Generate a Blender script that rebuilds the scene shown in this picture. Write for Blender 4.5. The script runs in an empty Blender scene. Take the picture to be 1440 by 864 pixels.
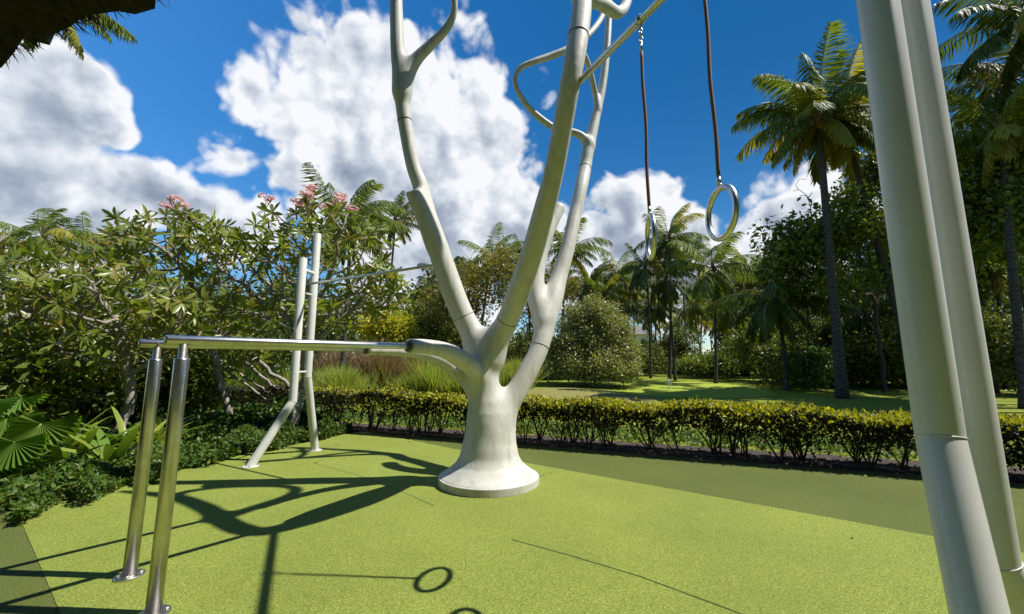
import bpy, math, random
import numpy as np
from mathutils import Vector

SC = bpy.context.scene
COL = SC.collection
PI = math.pi
rs = np.random.RandomState

# ------------------------------------------------------------------ camera model
H, F, TH = 1.35, 575.0, math.atan(82 / 575.0)
CT, ST = math.cos(TH), math.sin(TH)
def ray(px, py):
    x, y = (px - 720) / F, (432 - py) / F
    return np.array([x, CT - y * ST, ST + y * CT])
def at(px, py, Y):
    r = ray(px, py)
    return np.array([0, 0, H]) + r * (Y / r[1])
def gnd(px, py, z=0.0):
    r = ray(px, py)
    return np.array([0, 0, H]) + r * ((z - H) / r[2])

SUN = np.array([0.655, -0.045, 1.0]); SUN /= np.linalg.norm(SUN)

# ------------------------------------------------------------------ terrain height
def sstep(a, b, x):
    t = np.clip((x - a) / (b - a), 0, 1)
    return t * t * (3 - 2 * t)
def terrain(x, y):
    x = np.asarray(x, float); y = np.asarray(y, float)
    z = -0.03 + 0.75 * sstep(9, 36, y)
    z = z + 0.30 * np.exp(-(((x - 2.2) / 2.6) ** 2 + ((y - 16.5) / 2.6) ** 2)) * sstep(10, 13, y)
    z = z + 0.22 * np.exp(-(((x + 4.0) / 4.0) ** 2 + ((y - 16) / 3.0) ** 2))
    z = z - 0.10 * np.exp(-(((x - 5.6) / 1.6) ** 2 + ((y - 19.5) / 2.5) ** 2))
    z = z - 3.5 * sstep(78, 98, y)
    return z
def tz(x, y): return float(terrain(x, y))

# ------------------------------------------------------------------ object helpers
def tag(o, label=None, cat=None, group=None, kind=None):
    if label: o['label'] = label
    if cat: o['category'] = cat
    if group: o['group'] = group
    if kind: o['kind'] = kind
    return o
def empty(name, loc, label, cat, group=None):
    o = bpy.data.objects.new(name, None); COL.objects.link(o)
    o.location = loc; o.empty_display_size = 0.1
    return tag(o, label, cat, group)
def link(name, me, mat=None, parent=None):
    o = bpy.data.objects.new(name, me); COL.objects.link(o)
    if mat is not None:
        if len(me.materials) == 0: me.materials.append(mat)
    if parent is not None:
        o.parent = parent
        root = parent
        off = Vector((0, 0, 0))
        while root is not None:
            off += root.location; root = root.parent
        o.location = -off
    return o
def mesh(name, V, Fc, smooth=True, tint=None):
    """V (n,3), Fc: array (m,k) or list of arrays with different k"""
    V = np.asarray(V, np.float32)
    groups = Fc if isinstance(Fc, list) else [Fc]
    groups = [np.asarray(g, np.int32) for g in groups if len(g)]
    me = bpy.data.meshes.new(name)
    me.vertices.add(len(V)); me.vertices.foreach_set('co', V.ravel())
    idx = np.concatenate([g.ravel() for g in groups])
    tot = np.concatenate([np.full(len(g), g.shape[1], np.int32) for g in groups])
    st = np.concatenate([[0], np.cumsum(tot)[:-1]]).astype(np.int32)
    me.loops.add(len(idx)); me.loops.foreach_set('vertex_index', idx)
    me.polygons.add(len(tot)); me.polygons.foreach_set('loop_start', st)
    me.polygons.foreach_set('use_smooth', np.full(len(tot), smooth))
    if tint is not None:
        a = me.attributes.new('tint', 'FLOAT', 'POINT'); a.data.foreach_set('value', np.asarray(tint, np.float32))
    me.update(calc_edges=True); me.validate()
    return me
class MB:
    def __init__(s): s.V = []; s.F = []; s.T = []; s.n = 0
    def add(s, V, Fc, t=0.0):
        V = np.asarray(V, float)
        for g in (Fc if isinstance(Fc, list) else [Fc]):
            g = np.asarray(g, int)
            if len(g): s.F.append(g + s.n)
        s.V.append(V); s.T.append(np.full(len(V), t) if np.isscalar(t) else np.asarray(t)); s.n += len(V)
    def build(s, name, mat, parent=None, smooth=True):
        by = {}
        for g in s.F: by.setdefault(g.shape[1], []).append(g)
        me = mesh(name, np.concatenate(s.V), [np.concatenate(v) for v in by.values()], smooth, np.concatenate(s.T))
        return link(name, me, mat, parent)
def unit(v):
    v = np.asarray(v, float); return v / (np.linalg.norm(v, axis=-1, keepdims=True) + 1e-9)
def tube(pts, rad, n=16, caps=True):
    """a swept tube along points with radii"""
    P = np.asarray(pts, float); m = len(P)
    R = np.full(m, rad, float) if np.isscalar(rad) else np.asarray(rad, float)
    T = np.gradient(P, axis=0); T = unit(T)
    up = np.array([0, 0, 1.0]) if abs(T[0][2]) < 0.95 else np.array([1.0, 0, 0])
    X = unit(np.cross(up, T[0])); V = []
    a = np.linspace(0, 2 * PI, n, endpoint=False)
    for i in range(m):
        X = unit(X - T[i] * np.dot(X, T[i])); Yv = np.cross(T[i], X)
        V.append(P[i] + R[i] * (np.cos(a)[:, None] * X + np.sin(a)[:, None] * Yv))
    V = np.concatenate(V); q = []
    for i in range(m - 1):
        for j in range(n):
            k = (j + 1) % n
            q.append((i * n + j, i * n + k, (i + 1) * n + k, (i + 1) * n + j))
    out = [np.array(q)]
    if caps:
        out.append(np.array([list(range(n))[::-1], list(range((m - 1) * n, m * n))]))
    return V, out
def lathe(prof, n=32, c=(0, 0, 0)):
    a = np.linspace(0, 2 * PI, n, endpoint=False); V = []; q = []
    for r, z in prof: V.append(np.stack([np.cos(a) * r, np.sin(a) * r, np.full(n, z)], 1))
    for i in range(len(prof) - 1):
        for j in range(n):
            k = (j + 1) % n; q.append((i * n + j, i * n + k, (i + 1) * n + k, (i + 1) * n + j))
    return np.concatenate(V) + np.array(c), [np.array(q), np.array([list(range(n))[::-1], list(range((len(prof) - 1) * n, len(prof) * n))])]
def box(c, s):
    c = np.array(c, float); s = np.array(s, float) / 2
    V = np.array([[x, y, z] for x in (-1, 1) for y in (-1, 1) for z in (-1, 1)]) * s + c
    return V, np.array([(0, 1, 3, 2), (4, 6, 7, 5), (0, 4, 5, 1), (2, 3, 7, 6), (0, 2, 6, 4), (1, 5, 7, 3)])
def catmull(P, m):
    P = np.asarray(P, float); n = len(P)
    Q = np.vstack([2 * P[0] - P[1], P, 2 * P[-1] - P[-2]]); out = []
    for i in range(n - 1):
        p0, p1, p2, p3 = Q[i:i + 4]
        for t in np.linspace(0, 1, m, endpoint=False):
            out.append(0.5 * (2 * p1 + (p2 - p0) * t + (2 * p0 - 5 * p1 + 4 * p2 - p3) * t * t + (3 * p1 - p0 - 3 * p2 + p3) * t ** 3))
    out.append(P[-1]); return np.array(out)

# leaf templates: x across, y along, z up off the leaf
def leaf_template(rows, fold=0.15, droop=0.2, cols=3):
    V = []; q = []
    for t, w in rows:
        if cols == 3: V += [(-w, t, fold * w - droop * t * t), (0, t, -droop * t * t), (w, t, fold * w - droop * t * t)]
        else: V += [(-w, t, -droop * t * t), (w, t, -droop * t * t)]
    c = cols
    for i in range(len(rows) - 1):
        for j in range(c - 1):
            q.append((i * c + j, i * c + j + 1, (i + 1) * c + j + 1, (i + 1) * c + j))
    return np.array(V, float), np.array(q)
T_BROAD = leaf_template([(0, .02), (.12, .04), (.4, .105), (.66, .125), (.88, .08), (1, .01)], .3, .2)
T_STRAP = leaf_template([(0, .03), (.3, .075), (.6, .08), (.85, .05), (1, .005)], .3, .45)
T_SMALL = (np.array([(0, 0, 0), (-.28, .45, .06), (0, 1, -.05), (.28, .45, .06)]), np.array([(0, 3, 2, 1)]))
T_LFLET = leaf_template([(0, .5), (.5, .85), (1, .05)], 0, .30, 2)
T_BLADE = leaf_template([(0, 1), (.35, .9), (.7, .6), (1, .05)], 0, .35, 2)
def scatter(tpl, pos, Yd, Zh, L, W=None):
    """place one template per row; W = width factor relative to L units (absolute metres multiplier on x)"""
    tv, tf = tpl
    pos = np.asarray(pos, float); n = len(pos)
    Y = unit(Yd); Z = np.asarray(Zh, float); X = unit(np.cross(Y, Z)); Z = np.cross(X, Y)
    L = np.broadcast_to(np.asarray(L, float), (n,)); W = L if W is None else np.broadcast_to(np.asarray(W, float), (n,))
    V = (pos[:, None] + (tv[None, :, 0] * W[:, None])[..., None] * X[:, None] + (tv[None, :, 1] * L[:, None])[..., None] * Y[:, None]
         + (tv[None, :, 2] * L[:, None])[..., None] * Z[:, None]).reshape(-1, 3)
    Fc = (tf[None] + (np.arange(n) * len(tv))[:, None, None]).reshape(-1, tf.shape[1])
    return V, Fc
def rdir(r, n):
    return unit(r.normal(size=(n, 3)))

# ------------------------------------------------------------------ materials
def new_mat(name):
    m = bpy.data.materials.new(name); m.use_nodes = True
    nt = m.node_tree; nt.nodes.clear()
    out = nt.nodes.new('ShaderNodeOutputMaterial')
    return m, nt, out
def N(nt, t, **k):
    n = nt.nodes.new(t)
    for a, v in k.items(): setattr(n, a, v)
    return n
def ramp(nt, fac, stops):
    r = N(nt, 'ShaderNodeValToRGB'); e = r.color_ramp.elements
    while len(e) > 1: e.remove(e[-1])
    e[0].position = stops[0][0]; e[0].color = (*stops[0][1], 1)
    for p, c in stops[1:]:
        x = e.new(p); x.color = (*c, 1)
    nt.links.new(fac, r.inputs[0]); return r.outputs[0]
def noise(nt, vec, scale, detail=4, rough=.55, dist=0):
    n = N(nt, 'ShaderNodeTexNoise'); n.inputs['Scale'].default_value = scale; n.inputs['Detail'].default_value = detail
    n.inputs['Roughness'].default_value = rough; n.inputs['Distortion'].default_value = dist
    if vec is not None: nt.links.new(vec, n.inputs['Vector'])
    return n.outputs['Fac']
def mth(nt, op, a, b=None, c=None, clamp=False):
    n = N(nt, 'ShaderNodeMath', operation=op, use_clamp=clamp)
    for i, v in enumerate((a, b, c)):
        if v is None: continue
        if isinstance(v, (int, float)): n.inputs[i].default_value = v
        else: nt.links.new(v, n.inputs[i])
    return n.outputs[0]
def mixc(nt, f, a, b, blend='MIX'):
    n = N(nt, 'ShaderNodeMix', data_type='RGBA', blend_type=blend)
    for i, v in ((0, f), (6, a), (7, b)):
        if isinstance(v, (int, float)): n.inputs[i].default_value = v
        elif isinstance(v, tuple): n.inputs[i].default_value = (*v, 1)
        else: nt.links.new(v, n.inputs[i])
    return n.outputs[2]
def geo_pos(nt): return N(nt, 'ShaderNodeNewGeometry').outputs['Position']
def principled(nt, out, col, rough=.6, metal=0, bump=None, bstr=.3, bdist=.01, spec=.5):
    b = N(nt, 'ShaderNodeBsdfPrincipled')
    if isinstance(col, tuple): b.inputs['Base Color'].default_value = (*col, 1)
    else: nt.links.new(col, b.inputs['Base Color'])
    if isinstance(rough, (int, float)): b.inputs['Roughness'].default_value = rough
    else: nt.links.new(rough, b.inputs['Roughness'])
    b.inputs['Metallic'].default_value = metal
    b.inputs['Specular IOR Level'].default_value = spec
    if bump is not None:
        bp = N(nt, 'ShaderNodeBump'); bp.inputs['Strength'].default_value = bstr; bp.inputs['Distance'].default_value = bdist
        nt.links.new(bump, bp.inputs['Height']); nt.links.new(bp.outputs[0], b.inputs['Normal'])
    nt.links.new(b.outputs[0], out.inputs[0]); return b
def foliage(name, c1, c2, c3=None, trans=.45, rough=.45, spec=.35):
    m, nt, out = new_mat(name)
    rnd = N(nt, 'ShaderNodeNewGeometry').outputs['Random Per Island']
    at_ = N(nt, 'ShaderNodeAttribute', attribute_name='tint').outputs['Fac']
    col = ramp(nt, rnd, [(0, c1), (1, c2)])
    if c3: col = mixc(nt, at_, col, c3)
    b = N(nt, 'ShaderNodeBsdfPrincipled'); nt.links.new(col, b.inputs['Base Color'])
    b.inputs['Roughness'].default_value = rough; b.inputs['Specular IOR Level'].default_value = spec
    t = N(nt, 'ShaderNodeBsdfTranslucent')
    hs = mixc(nt, 1.0, col, (1.0, 1.0, .35), 'MULTIPLY'); nt.links.new(hs, t.inputs[0])
    mx = N(nt, 'ShaderNodeMixShader'); mx.inputs[0].default_value = trans
    nt.links.new(b.outputs[0], mx.inputs[1]); nt.links.new(t.outputs[0], mx.inputs[2]); nt.links.new(mx.outputs[0], out.inputs[0])
    return m

def mat_concrete():
    m, nt, out = new_mat('cast_concrete'); p = geo_pos(nt)
    mp = N(nt, 'ShaderNodeMapping'); mp.inputs['Scale'].default_value = (1, 1, .22); nt.links.new(p, mp.inputs[0])
    st = noise(nt, mp.outputs[0], 9, 6, .62)
    col = ramp(nt, st, [(.3, (.40, .38, .32)), (.48, (.545, .53, .475)), (.7, (.60, .585, .54))])
    big = noise(nt, p, 2.2, 4); col = mixc(nt, mth(nt, 'MULTIPLY', mth(nt, 'GREATER_THAN', 2, 1), mth(nt, 'MULTIPLY_ADD', big, 1.2, -.45, clamp=True)), col, (.45, .45, .38))
    # hairline cast cracks
    v = N(nt, 'ShaderNodeTexVoronoi', feature='DISTANCE_TO_EDGE'); v.inputs['Scale'].default_value = 2.6
    wp = mixc(nt, .12, p, N(nt, 'ShaderNodeTexNoise').outputs['Color']); nt.links.new(wp, v.inputs['Vector'])
    cr = mth(nt, 'LESS_THAN', v.outputs['Distance'], .0035)
    cm = mth(nt, 'MULTIPLY', cr, mth(nt, 'MULTIPLY_ADD', noise(nt, p, 3.3, 2), 2.4, -1.15, clamp=True))
    col = mixc(nt, cm, col, (.28, .26, .22))
    mp2 = N(nt, 'ShaderNodeMapping'); mp2.inputs['Scale'].default_value = (1, 1, .10); nt.links.new(p, mp2.inputs[0]); sk = noise(nt, mp2.outputs[0], 22, 5, .7); sp_ = N(nt, 'ShaderNodeSeparateXYZ'); nt.links.new(p, sp_.inputs[0])
    col = mixc(nt, mth(nt, 'MULTIPLY', mth(nt, 'MULTIPLY_ADD', sk, 4.5, -2.35, clamp=True), .45), col, (.30, .28, .20))
    gr = mth(nt, 'MULTIPLY', mth(nt, 'MULTIPLY_ADD', sp_.outputs[2], -5, 1.1, clamp=True), mth(nt, 'MULTIPLY_ADD', noise(nt, p, 16, 5), 2.2, -.75, clamp=True)); col = mixc(nt, mth(nt, 'MULTIPLY', gr, .5), col, (.33, .33, .22))
    pit = noise(nt, p, 90, 3); spk = mth(nt, 'LESS_THAN', pit, .31); col = mixc(nt, mth(nt, 'MULTIPLY', spk, .45), col, (.33, .31, .26))
    principled(nt, out, col, .55, bump=noise(nt, p, 60, 4), bstr=.12, bdist=.01, spec=.35); return m
def mat_paint():
    m, nt, out = new_mat('white_powder_coat'); p = geo_pos(nt)
    n = noise(nt, p, 220, 2); col = ramp(nt, noise(nt, p, 3, 4), [(.35, (.54, .54, .50)), (.65, (.60, .60, .565))])
    sm = mth(nt, 'LESS_THAN', noise(nt, p, 26, 3), .24); col = mixc(nt, mth(nt, 'MULTIPLY', sm, .7), col, (.28, .26, .22))
    sc = N(nt, 'ShaderNodeMapping'); sc.inputs['Scale'].default_value = (30, 30, 3); sc.inputs['Rotation'].default_value = (.4, .3, 0); nt.links.new(p, sc.inputs[0]); sm2 = mth(nt, 'GREATER_THAN', noise(nt, sc.outputs[0], 1.6, 4, .6), .735); col = mixc(nt, mth(nt, 'MULTIPLY', sm2, .5), col, (.25, .24, .21))
    principled(nt, out, col, .33, bump=n, bstr=.10, bdist=.002); return m
def mat_steel():
    m, nt, out = new_mat('brushed_stainless_steel'); p = geo_pos(nt)
    mp = N(nt, 'ShaderNodeMapping'); mp.inputs['Scale'].default_value = (40, 40, 900); nt.links.new(p, mp.inputs[0])
    n = noise(nt, mp.outputs[0], 1, 3)
    r = mth(nt, 'MULTIPLY_ADD', n, .2, .2)
    col = ramp(nt, noise(nt, p, 14, 5), [(.3, (.52, .50, .46)), (.7, (.66, .64, .60))])
    principled(nt, out, col, r, 1.0, bump=n, bstr=.05, bdist=.002); return m
def simple(name, c, rough=.6, metal=0, var=.25, scale=12, bump=0.0):
    m, nt, out = new_mat(name); p = geo_pos(nt); n = noise(nt, p, scale, 5)
    col = ramp(nt, n, [(.3, tuple(x * (1 - var) for x in c)), (.7, tuple(min(1, x * (1 + var)) for x in c))])
    principled(nt, out, col, rough, metal, bump=n if bump else None, bstr=bump, bdist=.02); return m
def mat_turf(name, a, b, c):
    m, nt, out = new_mat(name); p = geo_pos(nt)
    f = noise(nt, p, 150, 3, .7); g = noise(nt, p, 45, 3); w = noise(nt, p, .9, 4)
    mp = N(nt, 'ShaderNodeMapping'); mp.inputs['Scale'].default_value = (60, 260, 60); mp.inputs['Rotation'].default_value = (0, 0, .6); nt.links.new(p, mp.inputs[0])
    k = noise(nt, mp.outputs[0], 1, 2, .6)
    s = mth(nt, 'ADD', mth(nt, 'MULTIPLY', f, .55), mth(nt, 'MULTIPLY', k, .45))
    col = ramp(nt, s, [(.40, a), (.5, b), (.60, c)])
    col = mixc(nt, mth(nt, 'MULTIPLY_ADD', w, 2.2, -.75, clamp=True), col, mixc(nt, .36, col, tuple(x * .6 for x in a)))
    col = mixc(nt, mth(nt, 'MULTIPLY_ADD', g, .8, -.2, clamp=True), col, mixc(nt, .25, col, c))
    principled(nt, out, col, .8, bump=s, bstr=.9, bdist=.012, spec=.2); return m
def mat_lawn():
    m, nt, out = new_mat('lawn_grass'); p = geo_pos(nt)
    f = noise(nt, p, 38, 5, .7); w = noise(nt, p, .35, 4)
    col = ramp(nt, f, [(.3, (.080, .100, .008)), (.5, (.165, .20, .017)), (.7, (.27, .295, .035))])
    col = mixc(nt, mth(nt, 'MULTIPLY_ADD', w, 1.6, -.55, clamp=True), col, mixc(nt, .4, col, (.24, .27, .06)))
    # dry worn bank above the putting green
    sp = N(nt, 'ShaderNodeSeparateXYZ'); nt.links.new(p, sp.inputs[0])
    def ell(cx, cy, rx, ry):
        u = mth(nt, 'POWER', mth(nt, 'DIVIDE', mth(nt, 'SUBTRACT', sp.outputs[0], cx), rx), 2)
        v = mth(nt, 'POWER', mth(nt, 'DIVIDE', mth(nt, 'SUBTRACT', sp.outputs[1], cy), ry), 2)
        return mth(nt, 'SUBTRACT', 1, mth(nt, 'ADD', u, v))
    dry = mth(nt, 'MULTIPLY', mth(nt, 'MULTIPLY_ADD', mth(nt, 'ADD', ell(2.3, 15.2, 3.6, 3.2), mth(nt, 'MULTIPLY_ADD', noise(nt, p, 1.2, 5), 1.4, -.7)), 1.6, 0, clamp=True), .75)
    col = mixc(nt, dry, col, ramp(nt, f, [(.3, (.13, .11, .04)), (.7, (.30, .25, .10))]))
    grn = mth(nt, 'MULTIPLY_ADD', ell(8.0, 20.5, 4.2, 4.6), 6, 0, clamp=True)
    col = mixc(nt, grn, col, ramp(nt, noise(nt, p, 60, 3), [(.3, (.22, .28, .03)), (.7, (.31, .37, .05))]))
    principled(nt, out, col, .85, bump=f, bstr=.7, bdist=.03, spec=.15); return m
def mat_bark(name, a, b, rings=False):
    m, nt, out = new_mat(name); p = geo_pos(nt)
    n = noise(nt, p, 14, 6, .65)
    h = n
    if rings:
        w = N(nt, 'ShaderNodeTexWave', bands_direction='Z'); w.inputs['Scale'].default_value = 2.2; w.inputs['Distortion'].default_value = 9; w.inputs['Detail'].default_value = 5; w.inputs['Detail Scale'].default_value = 2
        nt.links.new(p, w.inputs[0]); h = mth(nt, 'ADD', mth(nt, 'MULTIPLY', w.outputs['Fac'], .2), mth(nt, 'MULTIPLY', n, .85))
    col = ramp(nt, h, [(.3, a), (.72, b)])
    principled(nt, out, col, .9, bump=h, bstr=.6, bdist=.02, spec=.2); return m

M = dict(
    concrete=mat_concrete(), paint=mat_paint(), steel=mat_steel(),
    seam=simple('dark_joint_gap', (.035, .032, .028), .9),
    collar=simple('grey_rubber_collar', (.09, .09, .09), .6),
    rope=simple('brown_rope_sheath', (.16, .075, .055), .75, var=.35, scale=160, bump=.3),
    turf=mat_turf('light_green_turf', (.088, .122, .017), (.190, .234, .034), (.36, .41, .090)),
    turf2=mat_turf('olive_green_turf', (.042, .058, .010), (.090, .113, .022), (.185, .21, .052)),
    lawn=mat_lawn(), soil=simple('dark_mulch', (.045, .032, .024), .95, var=.6, scale=40, bump=.8),
    palmbark=mat_bark('palm_bark', (.022, .019, .016), (.105, .093, .077), True),
    bark=mat_bark('grey_bark', (.15, .13, .105), (.42, .38, .32)),
    darkbark=mat_bark('dark_bark', (.035, .028, .022), (.12, .10, .08)),
    plum=foliage('frangipani_leaf', (.14, .195, .03), (.26, .32, .06), (.36, .27, .08), .45, .34, .45),
    pink=foliage('pink_petals', (.80, .36, .56), (.90, .70, .80), None, .3),
    hedge=foliage('hedge_leaf', (.020, .028, .009), (.062, .078, .018), (.085, .06, .025), .3),
    yellow=foliage('yellow_hedge_tip', (.42, .40, .025), (.68, .60, .05), (.25, .30, .03), .42),
    cover=foliage('ground_cover_leaf', (.045, .10, .018), (.10, .19, .03), (.20, .22, .04), .4),
    strap=foliage('strap_leaf', (.10, .19, .025), (.19, .30, .045), (.32, .36, .06), .4, .35, .5),
    fan=foliage('fan_leaf', (.11, .21, .03), (.15, .28, .04), (.34, .38, .10), .5, .4, .5),
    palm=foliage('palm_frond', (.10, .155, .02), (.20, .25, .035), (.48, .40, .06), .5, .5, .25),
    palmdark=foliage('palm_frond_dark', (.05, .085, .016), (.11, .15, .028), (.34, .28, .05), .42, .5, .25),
    rachis=simple('frond_midrib', (.22, .20, .07), .5),
    husk=simple('orange_frond_sheath', (.28, .13, .05), .8, var=.4),
    nut=simple('coconut_husk', (.12, .13, .03), .5, var=.4),
    broad=foliage('broad_tree_leaf', (.07, .12, .02), (.18, .25, .04), (.32, .34, .06), .42, .35, .5),
    olive=foliage('olive_tree_leaf', (.11, .125, .025), (.25, .24, .05), (.30, .22, .07), .42),
    bush=foliage('round_bush_leaf', (.13, .16, .055), (.34, .36, .15), (.40, .38, .12), .4, .35, .5),
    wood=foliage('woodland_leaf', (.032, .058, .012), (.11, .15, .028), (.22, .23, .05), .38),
    gras=foliage('green_fountain_grass', (.20, .30, .04), (.36, .44, .10), (.46, .40, .17), .5, .6, .2),
    redg=foliage('red_fountain_grass', (.13, .075, .05), (.28, .19, .13), (.42, .34, .23), .4, .6, .2),
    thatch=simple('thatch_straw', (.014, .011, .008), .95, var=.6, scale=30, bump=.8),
    dry=foliage('dry_leaf', (.30, .22, .09), (.48, .38, .18), None, .3),
    white=simple('white_cart_body', (.75, .75, .73), .4, var=.05), black=simple('black_rubber', (.03, .03, .03), .7),
    wall=simple('white_render', (.72, .70, .66), .8, var=.06), roof=simple('grey_shingle', (.16, .15, .145), .9, var=.3),
    cloth=simple('white_flag_cloth', (.8, .8, .78), .8, var=.05), glass=simple('dark_window_glass', (.03, .04, .05), .1),
)

# ------------------------------------------------------------------ ground, water
def build_ground():
    xs = np.concatenate([np.linspace(-400, -30, 30), np.linspace(-29, 40, 200), np.linspace(42, 400, 30)])
    ys = np.concatenate([np.linspace(-60, 3, 16), np.linspace(3.4, 36, 120), np.linspace(37, 110, 50), ])
    X, Y = np.meshgrid(xs, ys); Z = terrain(X, Y)
    V = np.stack([X, Y, Z], -1).reshape(-1, 3); w = len(xs)
    i, j = np.meshgrid(np.arange(len(ys) - 1), np.arange(w - 1), indexing='ij'); a = (i * w + j).ravel()
    o = link('lawn', mesh('lawn', V, np.stack([a, a + 1, a + w + 1, a + w], 1)), M['lawn']); tag(o, kind='structure')
    m, nt, out = new_mat('sea_water'); p = geo_pos(nt)
    principled(nt, out, (.06, .16, .18), .12, bump=noise(nt, p, .8, 4), bstr=.4, bdist=.2)
    V = np.array([(-6000, 70, -.9), (6000, 70, -.9), (6000, 9000, -.9), (-6000, 9000, -.9)])
    tag(link('sea', mesh('sea', V, np.array([(0, 1, 2, 3)])), m), kind='structure')
def poly(name, pts, z, mat):
    V = np.array([(p[0], p[1], z) for p in pts]); o = link(name, mesh(name, V, np.array([list(range(len(pts)))]), False), mat)
    return tag(o, kind='structure')
build_ground()
G = lambda px, py: gnd(px, py)[:2]
hA, hB = np.array([-3.05, 8.62]), np.array([5.05, 5.34])           # front foot of the hedge
hd = unit(hB - hA); hn = np.array([-hd[1], hd[0]])                  # along, and away from the camera
HL = lambda s, d=0.: hA + hd * s + hn * d
bed = [G(0, 716), G(60, 706), G(130, 692), G(195, 676), G(260, 658), G(330, 641), G(400, 628), G(455, 618), G(500, 607)]
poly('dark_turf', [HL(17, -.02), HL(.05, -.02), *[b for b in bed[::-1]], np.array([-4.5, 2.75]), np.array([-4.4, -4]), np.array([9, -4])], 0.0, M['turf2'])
lightp = [G(516, 608), G(560, 616), G(640, 632), G(743, 652), G(850, 671.5), G(960, 691), G(1130, 722), G(1312, 755), G(1440, 778.5), G(1440, 778.5) + np.array([2.0, -.6]), np.array([4.4, -2.5]), np.array([-1.4, -2.5]), G(85, 864) + np.array([.25, -.5]), G(85, 864), G(18, 706)] + \
         [np.array(b) + np.array([.0, -.0]) for b in bed[1:]]
poly('light_turf', lightp, 0.004, M['turf'])
def strip(name, pts, w, z, mat):
    P = np.array(pts); T = unit(np.gradient(P, axis=0)); Nn = np.stack([-T[:, 1], T[:, 0]], 1) * w / 2
    V = np.concatenate([np.c_[P + Nn, np.full(len(P), z)], np.c_[P - Nn, np.full(len(P), z)]]); n = len(P)
    return tag(link(name, mesh(name, V, np.array([(i, n + i, n + i + 1, i + 1) for i in range(n - 1)]), False), mat), kind='structure')
M['seamt'] = simple('turf_joint', (.06, .085, .015), .95, var=.5, scale=90)
strip('turf_seam', [G(720, 760), G(800, 782), G(900, 812), G(1040, 864), G(1180, 925)], .008, .008, M['seamt'])
strip('turf_seam', [G(440, 652), G(500, 668), G(560, 690), G(610, 712)], .006, .008, M['seamt'])
strip('turf_seam', [G(755, 672), G(780, 664)], .006, .008, M['seamt'])
# mulch below the hedge and soil below the planting bed
def mulch(name, poly_fn, nu, nv, seed, amp=.03, z0=.012):
    r = rs(seed); V = []
    for i in range(nu):
        for j in range(nv):
            p = poly_fn(i / (nu - 1), j / (nv - 1)); e = min(i, j, nu - 1 - i, nv - 1 - j) > 0
            V.append((p[0], p[1], z0 + (r.rand() * amp if e else -.03)))
    q = [(i * nv + j, (i + 1) * nv + j, (i + 1) * nv + j + 1, i * nv + j + 1) for i in range(nu - 1) for j in range(nv - 1)]
    return tag(link(name, mesh(name, np.array(V), np.array(q), False), M['soil']), kind='structure')
mulch('mulch_bed', lambda u, v: HL(-13 + u * 29, -.05 + v * .90), 330, 15, 1)
def bedP(u, v):
    k = u * (len(bed) - 1); i = min(int(k), len(bed) - 2); p = np.array(bed[i]) * (1 - k + i) + np.array(bed[i + 1]) * (k - i)
    q = HL(-10.5 + u * 10.6, -.05); return p * (1 - v) + q * v
mulch('planting_soil', bedP, 60, 40, 2, .03, .0)

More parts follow.
